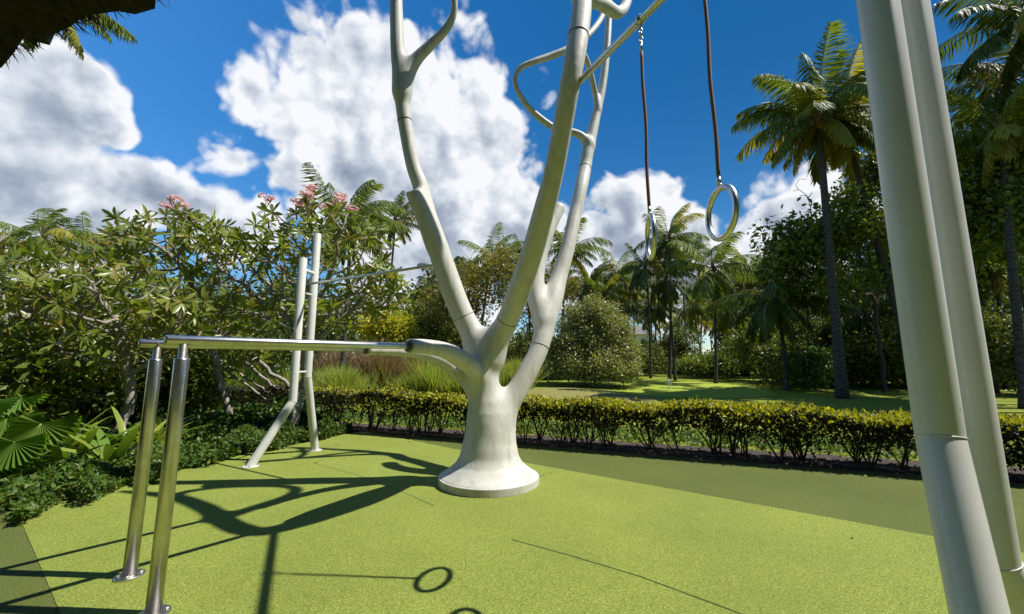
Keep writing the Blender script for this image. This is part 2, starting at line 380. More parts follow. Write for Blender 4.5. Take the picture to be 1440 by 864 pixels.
# ------------------------------------------------------------------ sculpture: a cast concrete tree, one smooth blended body
def smin(a, b, k):
    h = np.clip(.5 + .5 * (b - a) / k, 0, 1); return b + (a - b) * h - k * h * (1 - h)
BR = [  # pixels of the photograph turned into points at their own distance, with real radii; k = blend width
    ('trunk', .18, [(689, 625, 5.0, .252), (689, 610, 5.0, .238), (685, 575, 5.0, .208), (679, 540, 5.0, .196), (679, 505, 5.0, .20), (682, 484, 5.0, .18)], None),
    ('A', .10, [(677, 505, 5.0, .18), (663, 468, 5.0, .145), (649, 440, 4.98, .135), (633, 400, 4.95, .138), (617, 352, 4.9, .130), (603, 308, 4.87, .112), (591, 262, 4.84, .097), (580, 230, 4.81, .087), (569, 170, 4.77, .087), (565, 130, 4.74, .094), (562, 100, 4.72, .094), (559, 65, 4.7, .088), (557, 0, 4.68, .080), (556, -70, 4.65, .075)], None),
    ('Aloop', .15, [(566, 128, 4.73, .08), (574, 104, 4.72, .082), (587, 82, 4.7, .074), (606, 63, 4.68, .062), (624, 45, 4.64, .052), (635, 28, 4.6, .046), (639, 8, 4.55, .042), (634, -14, 4.5, .042), (612, -38, 4.5, .046), (585, -58, 4.55, .05), (558, -75, 4.63, .06)], None),
    ('Astub', .08, [(612, 345, 4.86, .10), (600, 315, 4.80, .102), (579, 263, 4.70, .098)], 'end'),
    ('B', .12, [(690, 500, 4.98, .18), (700, 474, 4.9, .15), (714, 450, 4.78, .130), (732, 403, 4.5, .126), (750, 350, 4.22, .118), (764, 300, 4.0, .110), (777, 250, 3.8, .099), (787, 200, 3.62, .095), (802, 115, 3.40, .093), (813, 52, 3.43, .097), (818, 0, 3.6, .096), ('w', .68, 3.88, 5.5, .09), ('w', .50, 4.20, 6.15, .08), ('w', .12, 4.35, 6.6, .04)], None),
    ('Bloop', .10, [(816, -12, 3.62, .08), (830, -1, 3.75, .075), (842, 4, 3.88, .068), (855, 11, 4.04, .068), (867, 18, 4.22, .066), (877, 12, 4.40, .062), (882, -7, 4.52, .060), ('w', 1.30, 4.58, 6.12, .058), ('w', 1.0, 4.52, 6.42, .054), ('w', .72, 4.37, 6.42, .055), ('w', .50, 4.22, 6.15, .06)], None),
    ('C', .14, [(696, 600, 5.00, 0.200), (712, 572, 5.02, 0.150), (728, 548, 5.06, 0.128), (744, 520, 5.12, 0.122), (759, 488, 5.20, 0.118), (768, 450, 5.33, 0.136), (777, 420, 5.46, 0.142), (786, 390, 5.59, 0.117), (798, 350, 5.72, 0.102), (809, 300, 5.92, 0.101), (817, 265, 6.04, 0.101), (822.5, 237, 6.24, 0.102), (826, 215, 6.30, 0.100), (833, 185, 6.37, 0.089), (840, 155, 6.44, 0.073), (848, 115, 6.50, 0.069), (854, 60, 6.56, 0.061), (856, 20, 6.63, 0.058), (856, -35, 6.63, 0.058), (852, -90, 6.63, 0.058)], None),
    ('Cstub', .10, [(762, 450, 5.32, .122), (753, 412, 5.4, .118), (757, 370, 5.5, .106), (769, 328, 5.62, .102), (785, 294, 5.75, .096)], None),
    ('Cloop', .07, [(829, 205, 6.32, 0.078), (818, 192, 6.27, 0.065), (805, 186, 6.24, 0.058), (790, 184, 6.18, 0.057), (774, 177, 6.11, 0.055), (750, 158, 5.98, 0.049), (733, 137, 5.85, 0.043), (724, 114, 5.75, 0.039), (731, 97, 5.72, 0.041), (748, 88, 5.72, 0.047), (772, 80, 5.79, 0.053), (797, 70, 5.85, 0.053), (822, 54, 5.98, 0.049), (838, 37, 6.18, 0.048), (848, 20, 6.37, 0.048), (856, -5, 6.63, 0.053)], None),
    ('Climb', .05, [(812, 62, 5.92, 0.046), (826, 88, 6.11, 0.047), (836, 128, 6.37, 0.049), (841, 155, 6.42, 0.052)], None),
    ('armN', .10, [(575, 487, 3.69, .066), (600, 488, 3.95, .072), (625, 493, 4.2, .082), (648, 505, 4.5, .10), (665, 518, 4.75, .10), (679, 538, 5.0, .11)], 'start'),
    ('armF', .10, [(515, 491, 4.06, .060), (550, 492, 4.35, .064), (590, 496, 4.65, .076), (625, 508, 4.85, .088), (650, 530, 4.97, .085), (676, 552, 5.0, .10)], 'start'),
]
FL = np.array([(.0, .576), (.088, .576), (.112, .535), (.15, .478), (.22, .396), (.31, .334), (.47, .270), (.63, .220), (.8, .18), (.95, .08), (1.05, -.05), (1.5, -.5)])
def flare_d(P):
    c = np.array([-.27, 5.0]); q = np.hypot(P[..., 0] - c[0], P[..., 1] - c[1]); z = P[..., 2]
    d = (q - np.interp(z, FL[:, 0], FL[:, 1])) * .8
    return np.maximum(d, np.maximum(z - 1.4, .045 - z))
CURV = {}
for nm, k, pts, cut in BR:
    W = np.array([(*at(q[0], q[1], q[2]), q[3]) if q[0] != 'w' else q[1:] for q in pts]); C = catmull(W, 5)
    CURV[nm] = (C, k, cut)
def branch_d(P, C, cut):
    d = np.full(P.shape[:-1], 9., np.float32)
    for a, b in zip(C[:-1], C[1:]):
        ba = b[:3] - a[:3]; L2 = ba @ ba
        t = np.clip(((P - a[:3]) @ ba) / L2, 0, 1)
        q = P - a[:3] - t[..., None] * ba
        np.minimum(d, np.sqrt((q * q).sum(-1)) - (a[3] + t * (b[3] - a[3])), out=d)
    if cut == 'end':
        n = unit(C[-1, :3] - C[-3, :3]); n = unit(n + np.array([0, -.1, .35])); d = np.maximum(d, (P - C[-1, :3]) @ n + .055)
    if cut == 'start':
        n = unit(C[0, :3] - C[2, :3]); d = np.maximum(d, (P - C[0, :3]) @ n)
    return d
def sdf_points(P):
    d = flare_d(P)
    for C, k, cut in CURV.values(): d = smin(d, branch_d(P, C, cut), k)
    return d
def build_sculpture():
    h = .02; lo = np.array([-2.05, 2.75, .04]); hi = np.array([2.0, 7.2, 8.3])
    n = np.ceil((hi - lo) / h).astype(int); D = np.full(n, 3.0, np.float32)
    ax = [lo[i] + h * np.arange(n[i]) for i in range(3)]
    def region(a, b):
        s = np.clip(((a - lo) / h).astype(int), 0, n); e = np.clip(((b - lo) / h).astype(int) + 1, 0, n)
        sl = tuple(slice(s[i], e[i]) for i in range(3))
        return sl, np.stack(np.meshgrid(ax[0][sl[0]], ax[1][sl[1]], ax[2][sl[2]], indexing='ij'), -1).astype(np.float32)
    sl, P = region(np.array([-1.1, 4.2, 0]), np.array([.6, 5.8, 1.2])); D[sl] = flare_d(P)
    for nm, (C, k, cut) in CURV.items():
        # work through the branch in short runs so that each box stays small
        d_all = None
        m = len(C); step = 6; pad = .26
        lo_b = (C[:, :3] - C[:, 3:]).min(0) - pad; hi_b = (C[:, :3] + C[:, 3:]).max(0) + pad
        s = np.clip(((lo_b - lo) / h).astype(int), 0, n); e = np.clip(((hi_b - lo) / h).astype(int) + 1, 0, n)
        full = tuple(slice(s[i], e[i]) for i in range(3)); B = np.full([e[i] - s[i] for i in range(3)], 3.0, np.float32)
        for i in range(0, m - 1, step):
            seg = C[i:i + step + 1]; a = (seg[:, :3] - seg[:, 3:]).min(0) - pad; b = (seg[:, :3] + seg[:, 3:]).max(0) + pad
            sl, P = region(a, b)
            if P.size == 0: continue
            d = branch_d(P, seg, None)
            if cut == 'end' or cut == 'start':
                if cut == 'end': nn = unit(unit(C[-1, :3] - C[-3, :3]) + np.array([0, -.1, .35])); d = np.maximum(d, (P - C[-1, :3]) @ nn + .055)
                else: nn = unit(C[0, :3] - C[2, :3]); d = np.maximum(d, (P - C[0, :3]) @ nn)
            l2 = tuple(slice(sl[q].start - s[q], sl[q].stop - s[q]) for q in range(3))
            B[l2] = np.minimum(B[l2], d)
        D[full] = smin(D[full], B, k)
    # surface nets
    S = D < 0
    cell = np.zeros(np.array(S.shape) - 1, int)
    cor = [(x, y, z) for x in (0, 1) for y in (0, 1) for z in (0, 1)]
    sh = [tuple(slice(c[i], S.shape[i] - 1 + c[i]) for i in range(3)) for c in cor]
    for s_ in sh: cell += S[s_]
    act = np.argwhere((cell > 0) & (cell < 8)); idx = np.full(cell.shape, -1, int); idx[tuple(act.T)] = np.arange(len(act))
    vals = np.stack([D[act[:, 0] + c[0], act[:, 1] + c[1], act[:, 2] + c[2]] for c in cor], 1)
    acc = np.zeros((len(act), 3)); cnt = np.zeros(len(act)); cc = np.array(cor, float)
    for i in range(8):
        for j in range(i + 1, 8):
            if np.abs(cc[i] - cc[j]).sum() != 1: continue
            a, b = vals[:, i], vals[:, j]; m_ = (a < 0) != (b < 0)
            t = np.where(m_, a / (a - b + 1e-12), 0)
            acc += np.where(m_[:, None], cc[i] + t[:, None] * (cc[j] - cc[i]), 0); cnt += m_
    V = lo + h * (act + acc / cnt[:, None]); q = []
    for axis in range(3):
        o = [(axis + 1) % 3, (axis + 2) % 3]
        sa = [slice(None)] * 3; sb = [slice(None)] * 3; sa[axis] = slice(0, -1); sb[axis] = slice(1, None)
        A_, B_ = S[tuple(sa)], S[tuple(sb)]; E_ = np.argwhere(A_ != B_)
        E_ = E_[(E_[:, o[0]] > 0) & (E_[:, o[1]] > 0) & (E_[:, o[0]] < S.shape[o[0]] - 1) & (E_[:, o[1]] < S.shape[o[1]] - 1)]
        def g(d0, d1):
            c = E_.copy(); c[:, o[0]] -= d0; c[:, o[1]] -= d1; return idx[tuple(c.T)]
        f = np.stack([g(1, 1), g(0, 1), g(0, 0), g(1, 0)], 1)
        fl = ~A_[tuple(E_.T)]; f[fl] = f[fl][:, ::-1]; q.append(f)
    q = np.concatenate(q); q = q[(q >= 0).all(1)]
    # two light smoothing passes
    for lam in (.5, -.52, .5, -.52):
        sm = np.zeros_like(V); c2 = np.zeros(len(V))
        for k_ in range(4):
            np.add.at(sm, q[:, k_], V[q[:, (k_ + 1) % 4]] + V[q[:, k_ - 1]]); np.add.at(c2, q[:, k_], 2)
        V = V + lam * (sm / np.maximum(c2, 1)[:, None] - V)
    root = empty('tree_sculpture', (-.27, 5.0, 0), 'tall white cast concrete tree sculpture with looping branches on a flared round foot', 'sculpture')
    link('branching_body', mesh('branching_body', V, q), M['concrete'], root)
    mb = MB(); mb.add(*lathe([(.57, .0), (.583, .003), (.585, .008), (.585, .080), (.582, .0855), (.574, .0895), (.56, .0885)], 96, (-.27, 5.0, 0))); mb.build('base_rim', M['concrete'], root, False)
    # joint gaps: a thin dark band following the real surface
    def seam(nm, px, py, w=.010):
        C = CURV[nm][0]; pr = []
        for c in C:
            d = c[:3] - np.array([0, 0, H]); zc = d[1] * CT + d[2] * ST; yc = -d[1] * ST + d[2] * CT; pr.append((720 + F * d[0] / zc, 432 - F * yc / zc))
        pr = np.array(pr); i = int(np.argmin(((pr - (px, py)) ** 2).sum(1))); i = min(max(i, 1), len(C) - 2)
        t = unit(C[i + 1, :3] - C[i - 1, :3]); c = C[i, :3]; X = unit(np.cross(t, [0, 1., .2])); Yv = np.cross(t, X)
        a = np.linspace(0, 2 * PI, 72, endpoint=False); dr = np.cos(a)[:, None] * X + np.sin(a)[:, None] * Yv
        R = np.zeros(72); rr = np.arange(.02, .34, .004)
        Pq = c + rr[:, None, None] * dr[None]; dd = sdf_points(Pq)
        for j in range(72):
            ps = np.argwhere(dd[:, j] > 0); R[j] = rr[ps[0, 0]] - dd[ps[0, 0], j] if len(ps) else .3
        R = np.convolve(np.r_[R[-2:], R, R[:2]], np.ones(5) / 5, 'valid') + .003
        V0 = c + R[:, None] * dr; W_ = .9
        V = np.concatenate([V0 - t * w / 2 - dr * .02, V0 - t * w / 2, V0 + t * w / 2, V0 + t * w / 2 - dr * .02]); qq = [(k * 72 + j, k * 72 + (j + 1) % 72, (k + 1) * 72 + (j + 1) % 72, (k + 1) * 72 + j) for k in range(3) for j in range(72)]
        link('joint_seam', mesh('joint_seam', V, np.array(qq)), M['seam'], root)
    for s_ in (('A', 569, 170), ('A', 651, 443, .005), ('B', 813, 52), ('B', 715, 451, .006), ('C', 822.5, 237, .008), ('C', 760, 486, .005)): seam(*s_)
    return root
build_sculpture()

# ------------------------------------------------------------------ parallel bars
bd = unit(np.array([.65, .76]))
def pipe(name, a, b, r, mat, parent, n=20, cap=True):
    a, b = np.array(a, float), np.array(b, float); u = unit(b - a); e = min(r * .35, .01)
    mb = MB(); mb.add(*tube([a, a + u * e, b - u * e, b], [r - e * .6, r, r, r - e * .6], n)); return mb.build(name, mat, parent)
def flange(c, r, parent, mat=None, nb=4, rot=0.):
    mb = MB(); mb.add(*lathe([(r, .004), (r, .014), (r - .004, .017), (.02, .017)], 28, (c[0], c[1], 0)))
    f = mb.build('floor_plate', mat or M['steel'], parent, False)
    for k in range(nb):
        a = rot + 2 * PI * k / nb; b = MB(); b.add(*lathe([(.013, .017), (.013, .026), (.007, .030)], 6, (c[0] + math.cos(a) * (r - .022), c[1] + math.sin(a) * (r - .022), 0)))
        link_ = b.build('bolt', M['steel'], f, False)
p1, p2 = np.array([-2.462, 2.85]), np.array([-1.956, 2.443])
tipN, tipF = CURV['armN'][0][0, :3], CURV['armF'][0][0, :3]
ZB = 1.497
pb = empty('parallel_bars', (*((p1 + p2) / 2), 0), 'two stainless steel parallel bars running from two posts into the sculpture arms', 'exercise bars')
for post, tip, ex in ((p1, tipF, .10), (p2, tipN, .09)):
    d3 = unit(np.array([*(tip[:2] - post), 0])); a = np.array([*post, ZB]) - d3 * ex; b = np.array([tip[0], tip[1], tip[2]]) + d3 * .10
    a[2] = ZB; bar = pipe('bar', a, b, .028, M['steel'], pb, 24)
    mb = MB(); mb.add(*tube([tip - d3 * .012, tip + d3 * .006], [.05, .05], 24)); mb.build('collar', M['collar'], bar)
    mb = MB(); g = np.array([*post, ZB]) - d3 * .005; mb.add(*tube([g - d3 * .006, g + d3 * .006], [.0295, .0295], 24)); 
    if ex == .10: mb.build('joint_ring', M['collar'], bar)
    po = MB(); po.add(*lathe([(.0375, .0), (.0375, 1.385), (.035, 1.392), (.022, 1.393), (.022, ZB - .02)], 32, (*post, 0))); po = po.build('post', M['steel'], pb)
    flange(post, .078, po, nb=4, rot=.5)
# ------------------------------------------------------------------ frames of two kinked white tubes
def frame(root, uA, uB, kA, kB, fA, fB, tA, tB, r, links):
    tubes = []
    for u, k, f, t in ((uA, kA, fA, tA), (uB, kB, fB, tB)):
        top = np.array([*u, t]); kn = np.array([*u, k]); ft = np.array([*f, .012])
        m1 = unit(kn - top); m2 = unit(ft - kn); nrm = unit(m1 + m2)
        a = np.linspace(0, 2 * PI, 36, endpoint=False)
        def ring(c, ax, plane=None):
            X = unit(np.cross(ax, [.3, 1, .1])); Yv = np.cross(ax, X); o = r * (np.cos(a)[:, None] * X + np.sin(a)[:, None] * Yv)
            if plane is not None: o = o - ax * ((o @ plane) / (ax @ plane))[:, None]
            return c + o
        mb = MB(); R0 = [ring(top, m1) - (ring(top, m1) - top) * .06, ring(top + m1 * .006, m1), ring(kn, m1, nrm)]
        q = [(i * 36 + j, i * 36 + (j + 1) % 36, (i + 1) * 36 + (j + 1) % 36, (i + 1) * 36 + j) for i in range(2) for j in range(36)]
        mb.add(np.concatenate(R0), [np.array(q), np.array([list(range(36))])]); up = mb.build('upright', M['paint'], root)
        mb = MB(); R1 = [ring(kn, m2, nrm), ring(ft, m2, np.array([0, 0, 1.]))]
        wb = ring(kn, m2, nrm); wb = kn + (wb - kn) * 1.02; lgw = MB(); lgw.add(*tube(np.concatenate([wb, wb[:2]]), .0022, 6)); lgw.build('weld_bead', M['paint'], up); mb.add(np.concatenate(R1), np.array(q[:36])); lg = mb.build('leg', M['paint'], root)
        flange(ft, r + .045, lg, M['paint'], 4, .4)
    for z in links:
        a, b = np.array([*uA, z]), np.array([*uB, z]); pipe('cross_link', a, b, .016 if z < min(tA, tB) - .4 else .03, M['paint'], root, 14)
fr = empty('bar_frame', (-3.2, 6.25, 0), 'slender white frame of two kinked tubes standing by the planting bed under the frangipani', 'frame', 'white tube frames of the exercise set')
lA, lB = np.array([-3.2, 6.1]), np.array([-3.165, 6.42])
frame(fr, lA, lB, .83, 1.18, gnd(352, 657)[:2], gnd(443, 634)[:2], 2.98, 3.47, .058, (2.80, 2.45, 1.25))
hb_a = np.array([lA[0] * .5 + lB[0] * .5, 6.25, 2.60]); cA = CURV['A'][0]; hb_b = cA[np.argmin(np.abs(cA[:, 2] - 2.56)), :3]
hbr = empty('high_bar', tuple(hb_a), 'thin stainless steel high bar between the slender white frame and a sculpture branch', 'bar')
pipe('steel_bar', hb_a - unit(hb_b - hb_a) * .12, hb_b, .018, M['steel'], hbr, 16)
nf = empty('bar_frame', (1.53, 1.45, 0), 'big near white frame of two kinked tubes reaching out of the picture top', 'frame', 'white tube frames of the exercise set')
nA, nB = np.array([1.385, 1.37]), np.array([1.685, 1.535])
frame(nf, nA, nB, 1.12, .675, nA + np.array([-.28, -.37]), nB + np.array([.40, .02]), 4.2, 4.7, .060, (4.0, 3.7))
# ring beam with two gymnastic rings
ZM = 3.90
b0 = np.array([.613, 3.386]); bdir = unit(np.array([.457, -.889]))
rb = empty('ring_beam', (*b0, ZM), 'straight steel beam rising over the lawn from the sculpture branch to the near frame', 'beam')
pipe('steel_beam', (*(b0 - bdir * .05), ZM), (*(b0 + bdir * 2.25), ZM), .030, M['steel'], rb, 20)
def ringset(xy, zc, ang, label, sway):
    t = (np.array(xy) - b0) @ bdir; top = np.array([*(b0 + bdir * t), ZM])
    o = empty('gym_ring', tuple(top), label, 'gymnastic ring', 'gymnastic rings hanging from the beam')
    c = np.array([*xy, zc]); R, r = .146, .0175
    ax = np.array([math.cos(ang), math.sin(ang), 0.]); a = np.linspace(0, 2 * PI, 49)
    P = c + R * (np.cos(a)[:, None] * ax + np.sin(a)[:, None] * np.array([0, 0, 1.]))
    mb = MB(); n = 16; V = []
    for i in range(48):
        e = unit(P[i] - c); nrm = np.cross(ax, [0, 0, 1.]); th = np.linspace(0, 2 * PI, n, endpoint=False)
        V.append(P[i] + r * (np.cos(th)[:, None] * e + np.sin(th)[:, None] * nrm))
    q = [(i * n + j, i * n + (j + 1) % n, ((i + 1) % 48) * n + (j + 1) % n, ((i + 1) % 48) * n + j) for i in range(48) for j in range(n)]
    mb.add(np.concatenate(V), np.array(q)); mb.build('hand_ring', M['steel'], o)
    top_r = c + np.array([0, 0, R + .012]); mb = MB(); ta = np.linspace(0, 2 * PI, 14)
    mb.add(*tube(top_r + .018 * np.c_[np.zeros(14), np.cos(ta), np.sin(ta)], .006, 8)); mb.add(*tube([top_r + [0, 0, .015], top_r + [0, 0, .06]], [.013, .012], 12)); mb.build('swivel', M['steel'], o)
    s = np.linspace(0, 1, 24); A_ = top_r + np.array([0, 0, .055]); B_ = top - np.array([0, 0, .26])
    P = A_ + (B_ - A_) * s[:, None]; P[:, 0] += sway * np.sin(s * 9) * .006 * np.sin(s * PI); mb = MB(); mb.add(*tube(P, .0115, 10)); mb.build('rope', M['rope'], o)
    mb = MB()
    for k in range(4):
        cz = top + np.array([0, 0, -.05 - .035 * k]); e = np.array([1., 0, 0]) if k % 2 else np.array([0, 1., 0])
        mb.add(*tube(cz + .022 * np.cos(ta)[:, None] * np.array([0, 0, 1.]) + .013 * np.sin(ta)[:, None] * e, .005, 8))
    mb.add(*tube([top - [0, 0, .17], top - [0, 0, .26]], [.007, .009], 10)); mb.build('chain', M['steel'], o)
    mb = MB(); mb.add(*tube([top - np.array([*bdir, 0]) * .02, top + np.array([*bdir, 0]) * .02], .036, 20)); mb.add(*tube([top - [0, 0, .03], top - [0, 0, .055]], .012, 10)); mb.build('clamp', M['steel'], o)
ringset((.955, 2.72), 2.225, math.radians(80), 'far steel ring seen nearly edge on, hanging on a brown rope beside the sculpture', -1)
ringset((1.203, 2.25), 2.216, math.radians(-88), 'near steel ring seen as an open oval, hanging on a brown rope', 1)

# ------------------------------------------------------------------ vegetation builders
def edges_mesh(A, B, ra, rb, n=6):
    A, B = np.asarray(A), np.asarray(B); T = unit(B - A); m = len(A)
    up = np.where(np.abs(T[:, 2:3]) > .9, np.array([[1., 0, 0]]), np.array([[0, 0, 1.]])); X = unit(np.cross(up, T)); Yv = np.cross(T, X)
    a = np.linspace(0, 2 * PI, n, endpoint=False); cs = np.cos(a)[None, :, None] * X[:, None] + np.sin(a)[None, :, None] * Yv[:, None]
    V = np.concatenate([A[:, None] - T[:, None] * ra[:, None, None] * .3 + cs * ra[:, None, None], B[:, None] + T[:, None] * rb[:, None, None] * .3 + cs * rb[:, None, None]], 1).reshape(-1, 3)
    j = np.arange(n); f = np.stack([j, (j + 1) % n, n + (j + 1) % n, n + j], 1)
    return V, (f[None] + (np.arange(m) * 2 * n)[:, None, None]).reshape(-1, 4)
def colonize(base, attract, step, kill, trunk_to=None, iters=120, gravity=0.0):
    nodes = [np.array(base, float)]; par = [-1]
    if trunk_to is not None:
        k = max(1, int(np.linalg.norm(np.array(trunk_to) - base) / step))
        for i in range(1, k + 1): nodes.append(base + (np.array(trunk_to) - base) * i / k); par.append(len(nodes) - 2)
    Aq = np.array(attract, float); alive = np.ones(len(Aq), bool)
    for _ in range(iters):
        if not alive.any(): break
        Nn = np.array(nodes); d = ((Aq[alive][:, None] - Nn[None]) ** 2).sum(-1); near = d.argmin(1)
        ids = np.unique(near); add = 0
        for i in ids:
            v = unit(Aq[alive][near == i] - Nn[i]).sum(0); v = unit(v + np.array([0, 0, gravity])); p = Nn[i] + v * step
            if ((Nn - p) ** 2).sum(1).min() < (step * .25) ** 2: continue
            nodes.append(p); par.append(int(i)); add += 1
        Nn = np.array(nodes); al = np.flatnonzero(alive); dd = np.sqrt(((Aq[al][:, None] - Nn[None]) ** 2).sum(-1).min(1)); alive[al[dd < kill]] = False
        if add == 0: break
    return np.array(nodes), np.array(par)
def pipe_radii(par, tip, ex=2.3):
    n = len(par); s = np.zeros(n); kids = np.zeros(n, int)
    for i in range(1, n): kids[par[i]] += 1
    for i in range(n - 1, -1, -1):
        if kids[i] == 0: s[i] = tip ** ex
        if par[i] >= 0: s[par[i]] += s[i]
    return s ** (1 / ex), kids
def frangipani(label, base, trunk_to, centers, natt, seed, nflow, leafL=.255, tip=.0135, group='frangipani trees along the planting bed'):
    r = rs(seed); base = np.array(base, float); att = []
    for c, rad, w in centers:
        m = int(natt * w * 2.6); u = rdir(r, m); rr = r.rand(m, 1) ** .33
        att.append(np.array(c) + u * rr * np.array(rad))
    att = np.concatenate(att); att = att[att[:, 2] > .5]
    nd, par = colonize(base, att, .13, .16, trunk_to, 110, .10); R, kids = pipe_radii(par, tip, 2.75)
    root = empty('frangipani_tree', tuple(base), label, 'tree', group); i = np.arange(1, len(nd)); jit = r.normal(size=nd.shape) * .018; jit[:3] = 0; nd = nd + jit
    mb = MB(); mb.add(*edges_mesh(nd[par[i]], nd[i], np.minimum(R[par[i]], R[i] * 1.25), R[i], 7)); mb.build('trunk', M['bark'], root)
    tips = np.flatnonzero(kids == 0); mb = MB()
    for tpi in tips:
        d = unit(nd[tpi] - nd[par[tpi]]); n = r.randint(8, 13)
        az = np.arange(n) * 2.4 + r.rand() * 6; el = r.uniform(-.15, 1.0, n)
        X = unit(np.cross(d, [.2, .9, .1])); Yv = np.cross(d, X)
        Y = (np.cos(az)[:, None] * X + np.sin(az)[:, None] * Yv) * np.cos(el)[:, None] + d * np.sin(el)[:, None] + np.array([.12, 0, -.10])
        Z = np.broadcast_to(d, Y.shape) + r.normal(size=Y.shape) * .2
        L = leafL * r.uniform(.65, 1.2, n); V, f = scatter(T_BROAD, nd[tpi] - d * r.rand(n)[:, None] * .06, Y, Z, L)
        mb.add(V, f, np.repeat(np.clip(r.rand(n) ** 8 + (r.rand() < .07) * .25, 0, 1), len(T_BROAD[0])))
    mb.build('crown', M['plum'], root)
    top = tips[np.argsort(-nd[tips][:, 2] + nd[tips][:, 1] * .12)][:nflow]
    for tpi in top:
        c = nd[tpi] + np.array([0, 0, .22]); k = 26; mb = MB(); off = rdir(r, k) * np.array([.10, .10, .055]); pos = c + off
        for q in range(5):
            aa = q * 2 * PI / 5 + r.rand(k) * .5; Y = np.stack([np.cos(aa), np.sin(aa), np.full(k, .35)], 1) + unit(off) * .5
            V, f = scatter(T_BROAD, pos, Y, unit(off) + [0, 0, .4], .052, .10); mb.add(V, f)
        mb.add(*tube([nd[tpi], c], [.007, .005], 6)); mb.build('flower_cluster', M['pink'], root)
    return root

def crown_arrays(seed, L, nf, nl, wind, young=80, old=-45, lw=.030, yellow=.2):
    r = rs(seed); VV, FF, TT = [], [], []; n0 = 0; RV = MB()
    for i in range(nf):
        u = i / (nf - 1); az = i * 2.39996 + r.normal() * .25; e = math.radians(young + (old - young) * u ** .9 + r.normal() * 7)
        Lf = L * (.72 + .28 * math.sin(PI * min(1, u * 1.2 + .15))) * r.uniform(.85, 1.1)
        d = np.array([math.cos(az) * math.cos(e), math.sin(az) * math.cos(e), math.sin(e)]); m = 14; P = [d * .08]; ds = Lf / (m - 1); gr = r.uniform(.6, 1.0)
        for k in range(m - 1):
            P.append(P[-1] + d * ds); d = unit(d + np.array([0, 0, -gr * .17 * (.4 + k / m)]) + np.array(wind) * .10)
        P = np.array(P); s = np.linspace(.14, .995, nl); si = s * (m - 1); i0 = np.clip(si.astype(int), 0, m - 2); fr_ = (si - i0)[:, None]
        pos = P[i0] * (1 - fr_) + P[i0 + 1] * fr_; tan = unit(P[i0 + 1] - P[i0]); side = unit(np.cross(tan, [0, 0, 1.]) + 1e-4); upv = unit(np.cross(side, tan))
        ln = Lf * .30 * np.sin(PI * (.16 + .76 * s)) ** .75 + .02; hang = r.uniform(.25, .95); tint = 0.0 if r.rand() > yellow else r.uniform(.3, .9)
        tint = max(tint, .9 * (u > .93) * (r.rand() < .5))
        for sg in (-1, 1):
            dirn = side * sg * r.uniform(.65, .95, (nl, 1)) + tan * (.35 + .5 * s[:, None]) + np.array([0, 0, -hang]) - upv * .1 + np.array(wind) * .30 + r.normal(size=(nl, 3)) * .07
            V, f = scatter(T_LFLET, pos, dirn, upv + side * sg * .5 + r.normal(size=(nl, 3)) * .35, ln * r.uniform(.85, 1.12, nl), lw * (L / 3) ** .5)
            VV.append(V); FF.append(f + n0); TT.append(np.full(len(V), tint)); n0 += len(V)
        V, f = tube(P, np.linspace(.030, .006, m) * (L / 3), 5); RV.add(V, f)
    return np.concatenate(VV), np.concatenate(FF), np.concatenate(TT), RV
_crowns = {}
def crown_mesh(key, L, nf, nl, wind, **k):
    kk = (key, nf, nl, tuple(wind), k.get('lw'))
    if kk not in _crowns:
        V, f, t, RV = crown_arrays(key, L, nf, nl, wind, **k)
        by = {}
        for g in RV.F: by.setdefault(g.shape[1], []).append(g)
        _crowns[kk] = (mesh('crown', V, f, False, t), mesh('midribs', np.concatenate(RV.V), [np.concatenate(v) for v in by.values()]), L)
    return _crowns[kk]
def palm(label, px, py, Y, L, seed, bx=None, by_=None, tr=.13, nf=26, nl=40, wind=(.35, .0, 0), mat='palm', nuts=0, bow=.3, group='coconut palms beyond the hedge', **kw):
    c = at(px, py, Y); r = rs(seed + 77)
    bX = (bx - 720) / F * (by_ or Y) if bx is not None else c[0] + r.normal() * .5; bY = by_ or Y
    b = np.array([bX, bY, tz(bX, bY) - .1]); root = empty('coconut_palm', tuple(b), label, 'palm tree', group)
    mid = (b + c) / 2 + np.array([r.normal() * bow, 0, 0]) * .6; s = np.linspace(0, 1, 22)[:, None]; P = (1 - s) ** 2 * b + 2 * s * (1 - s) * mid + s * s * c
    rad = tr * (1 - .45 * s[:, 0]) + tr * .35 * np.exp(-s[:, 0] * 22) + r.rand(22) * tr * .06
    rad = rad * .74; tr = tr * .8; mb = MB(); mb.add(*tube(P, rad, 12)); mb.build('trunk', M['palmbark'], root)
    L *= 1.15 if Y < 24 else 1.0; cm, rm, L0 = crown_mesh(seed, L, nf, nl, wind, **kw)
    o = link('crown', cm, M[mat], root); o2 = link('midribs', rm, M['rachis'], o)
    o.location = Vector(c) - Vector(b); o2.location = (0, 0, 0); o.scale = (L / L0,) * 3; o.rotation_euler = (0, 0, 0)
    mb = MB(); V, f = lathe([(tr * .6, -.55), (tr * .95, -.2), (tr * 1.1, .0), (tr * .7, .25), (.02, .55)], 10, c); V = V + r.normal(size=V.shape) * .03; mb.add(V, f); mb.build('frond_sheath', M['husk'] if nuts else M['darkbark'], root)
    for k in range(nuts):
        a = k * 2.4; q = c + np.array([math.cos(a) * (tr + .12), math.sin(a) * (tr + .12), -.15 - .12 * (k % 3)]); mb = MB(); mb.add(*lathe([(.02, -.15), (.09, -.1), (.125, 0), (.1, .09), (.02, .14)], 10, q)); mb.build('coconut', M['nut'], root)
    return root
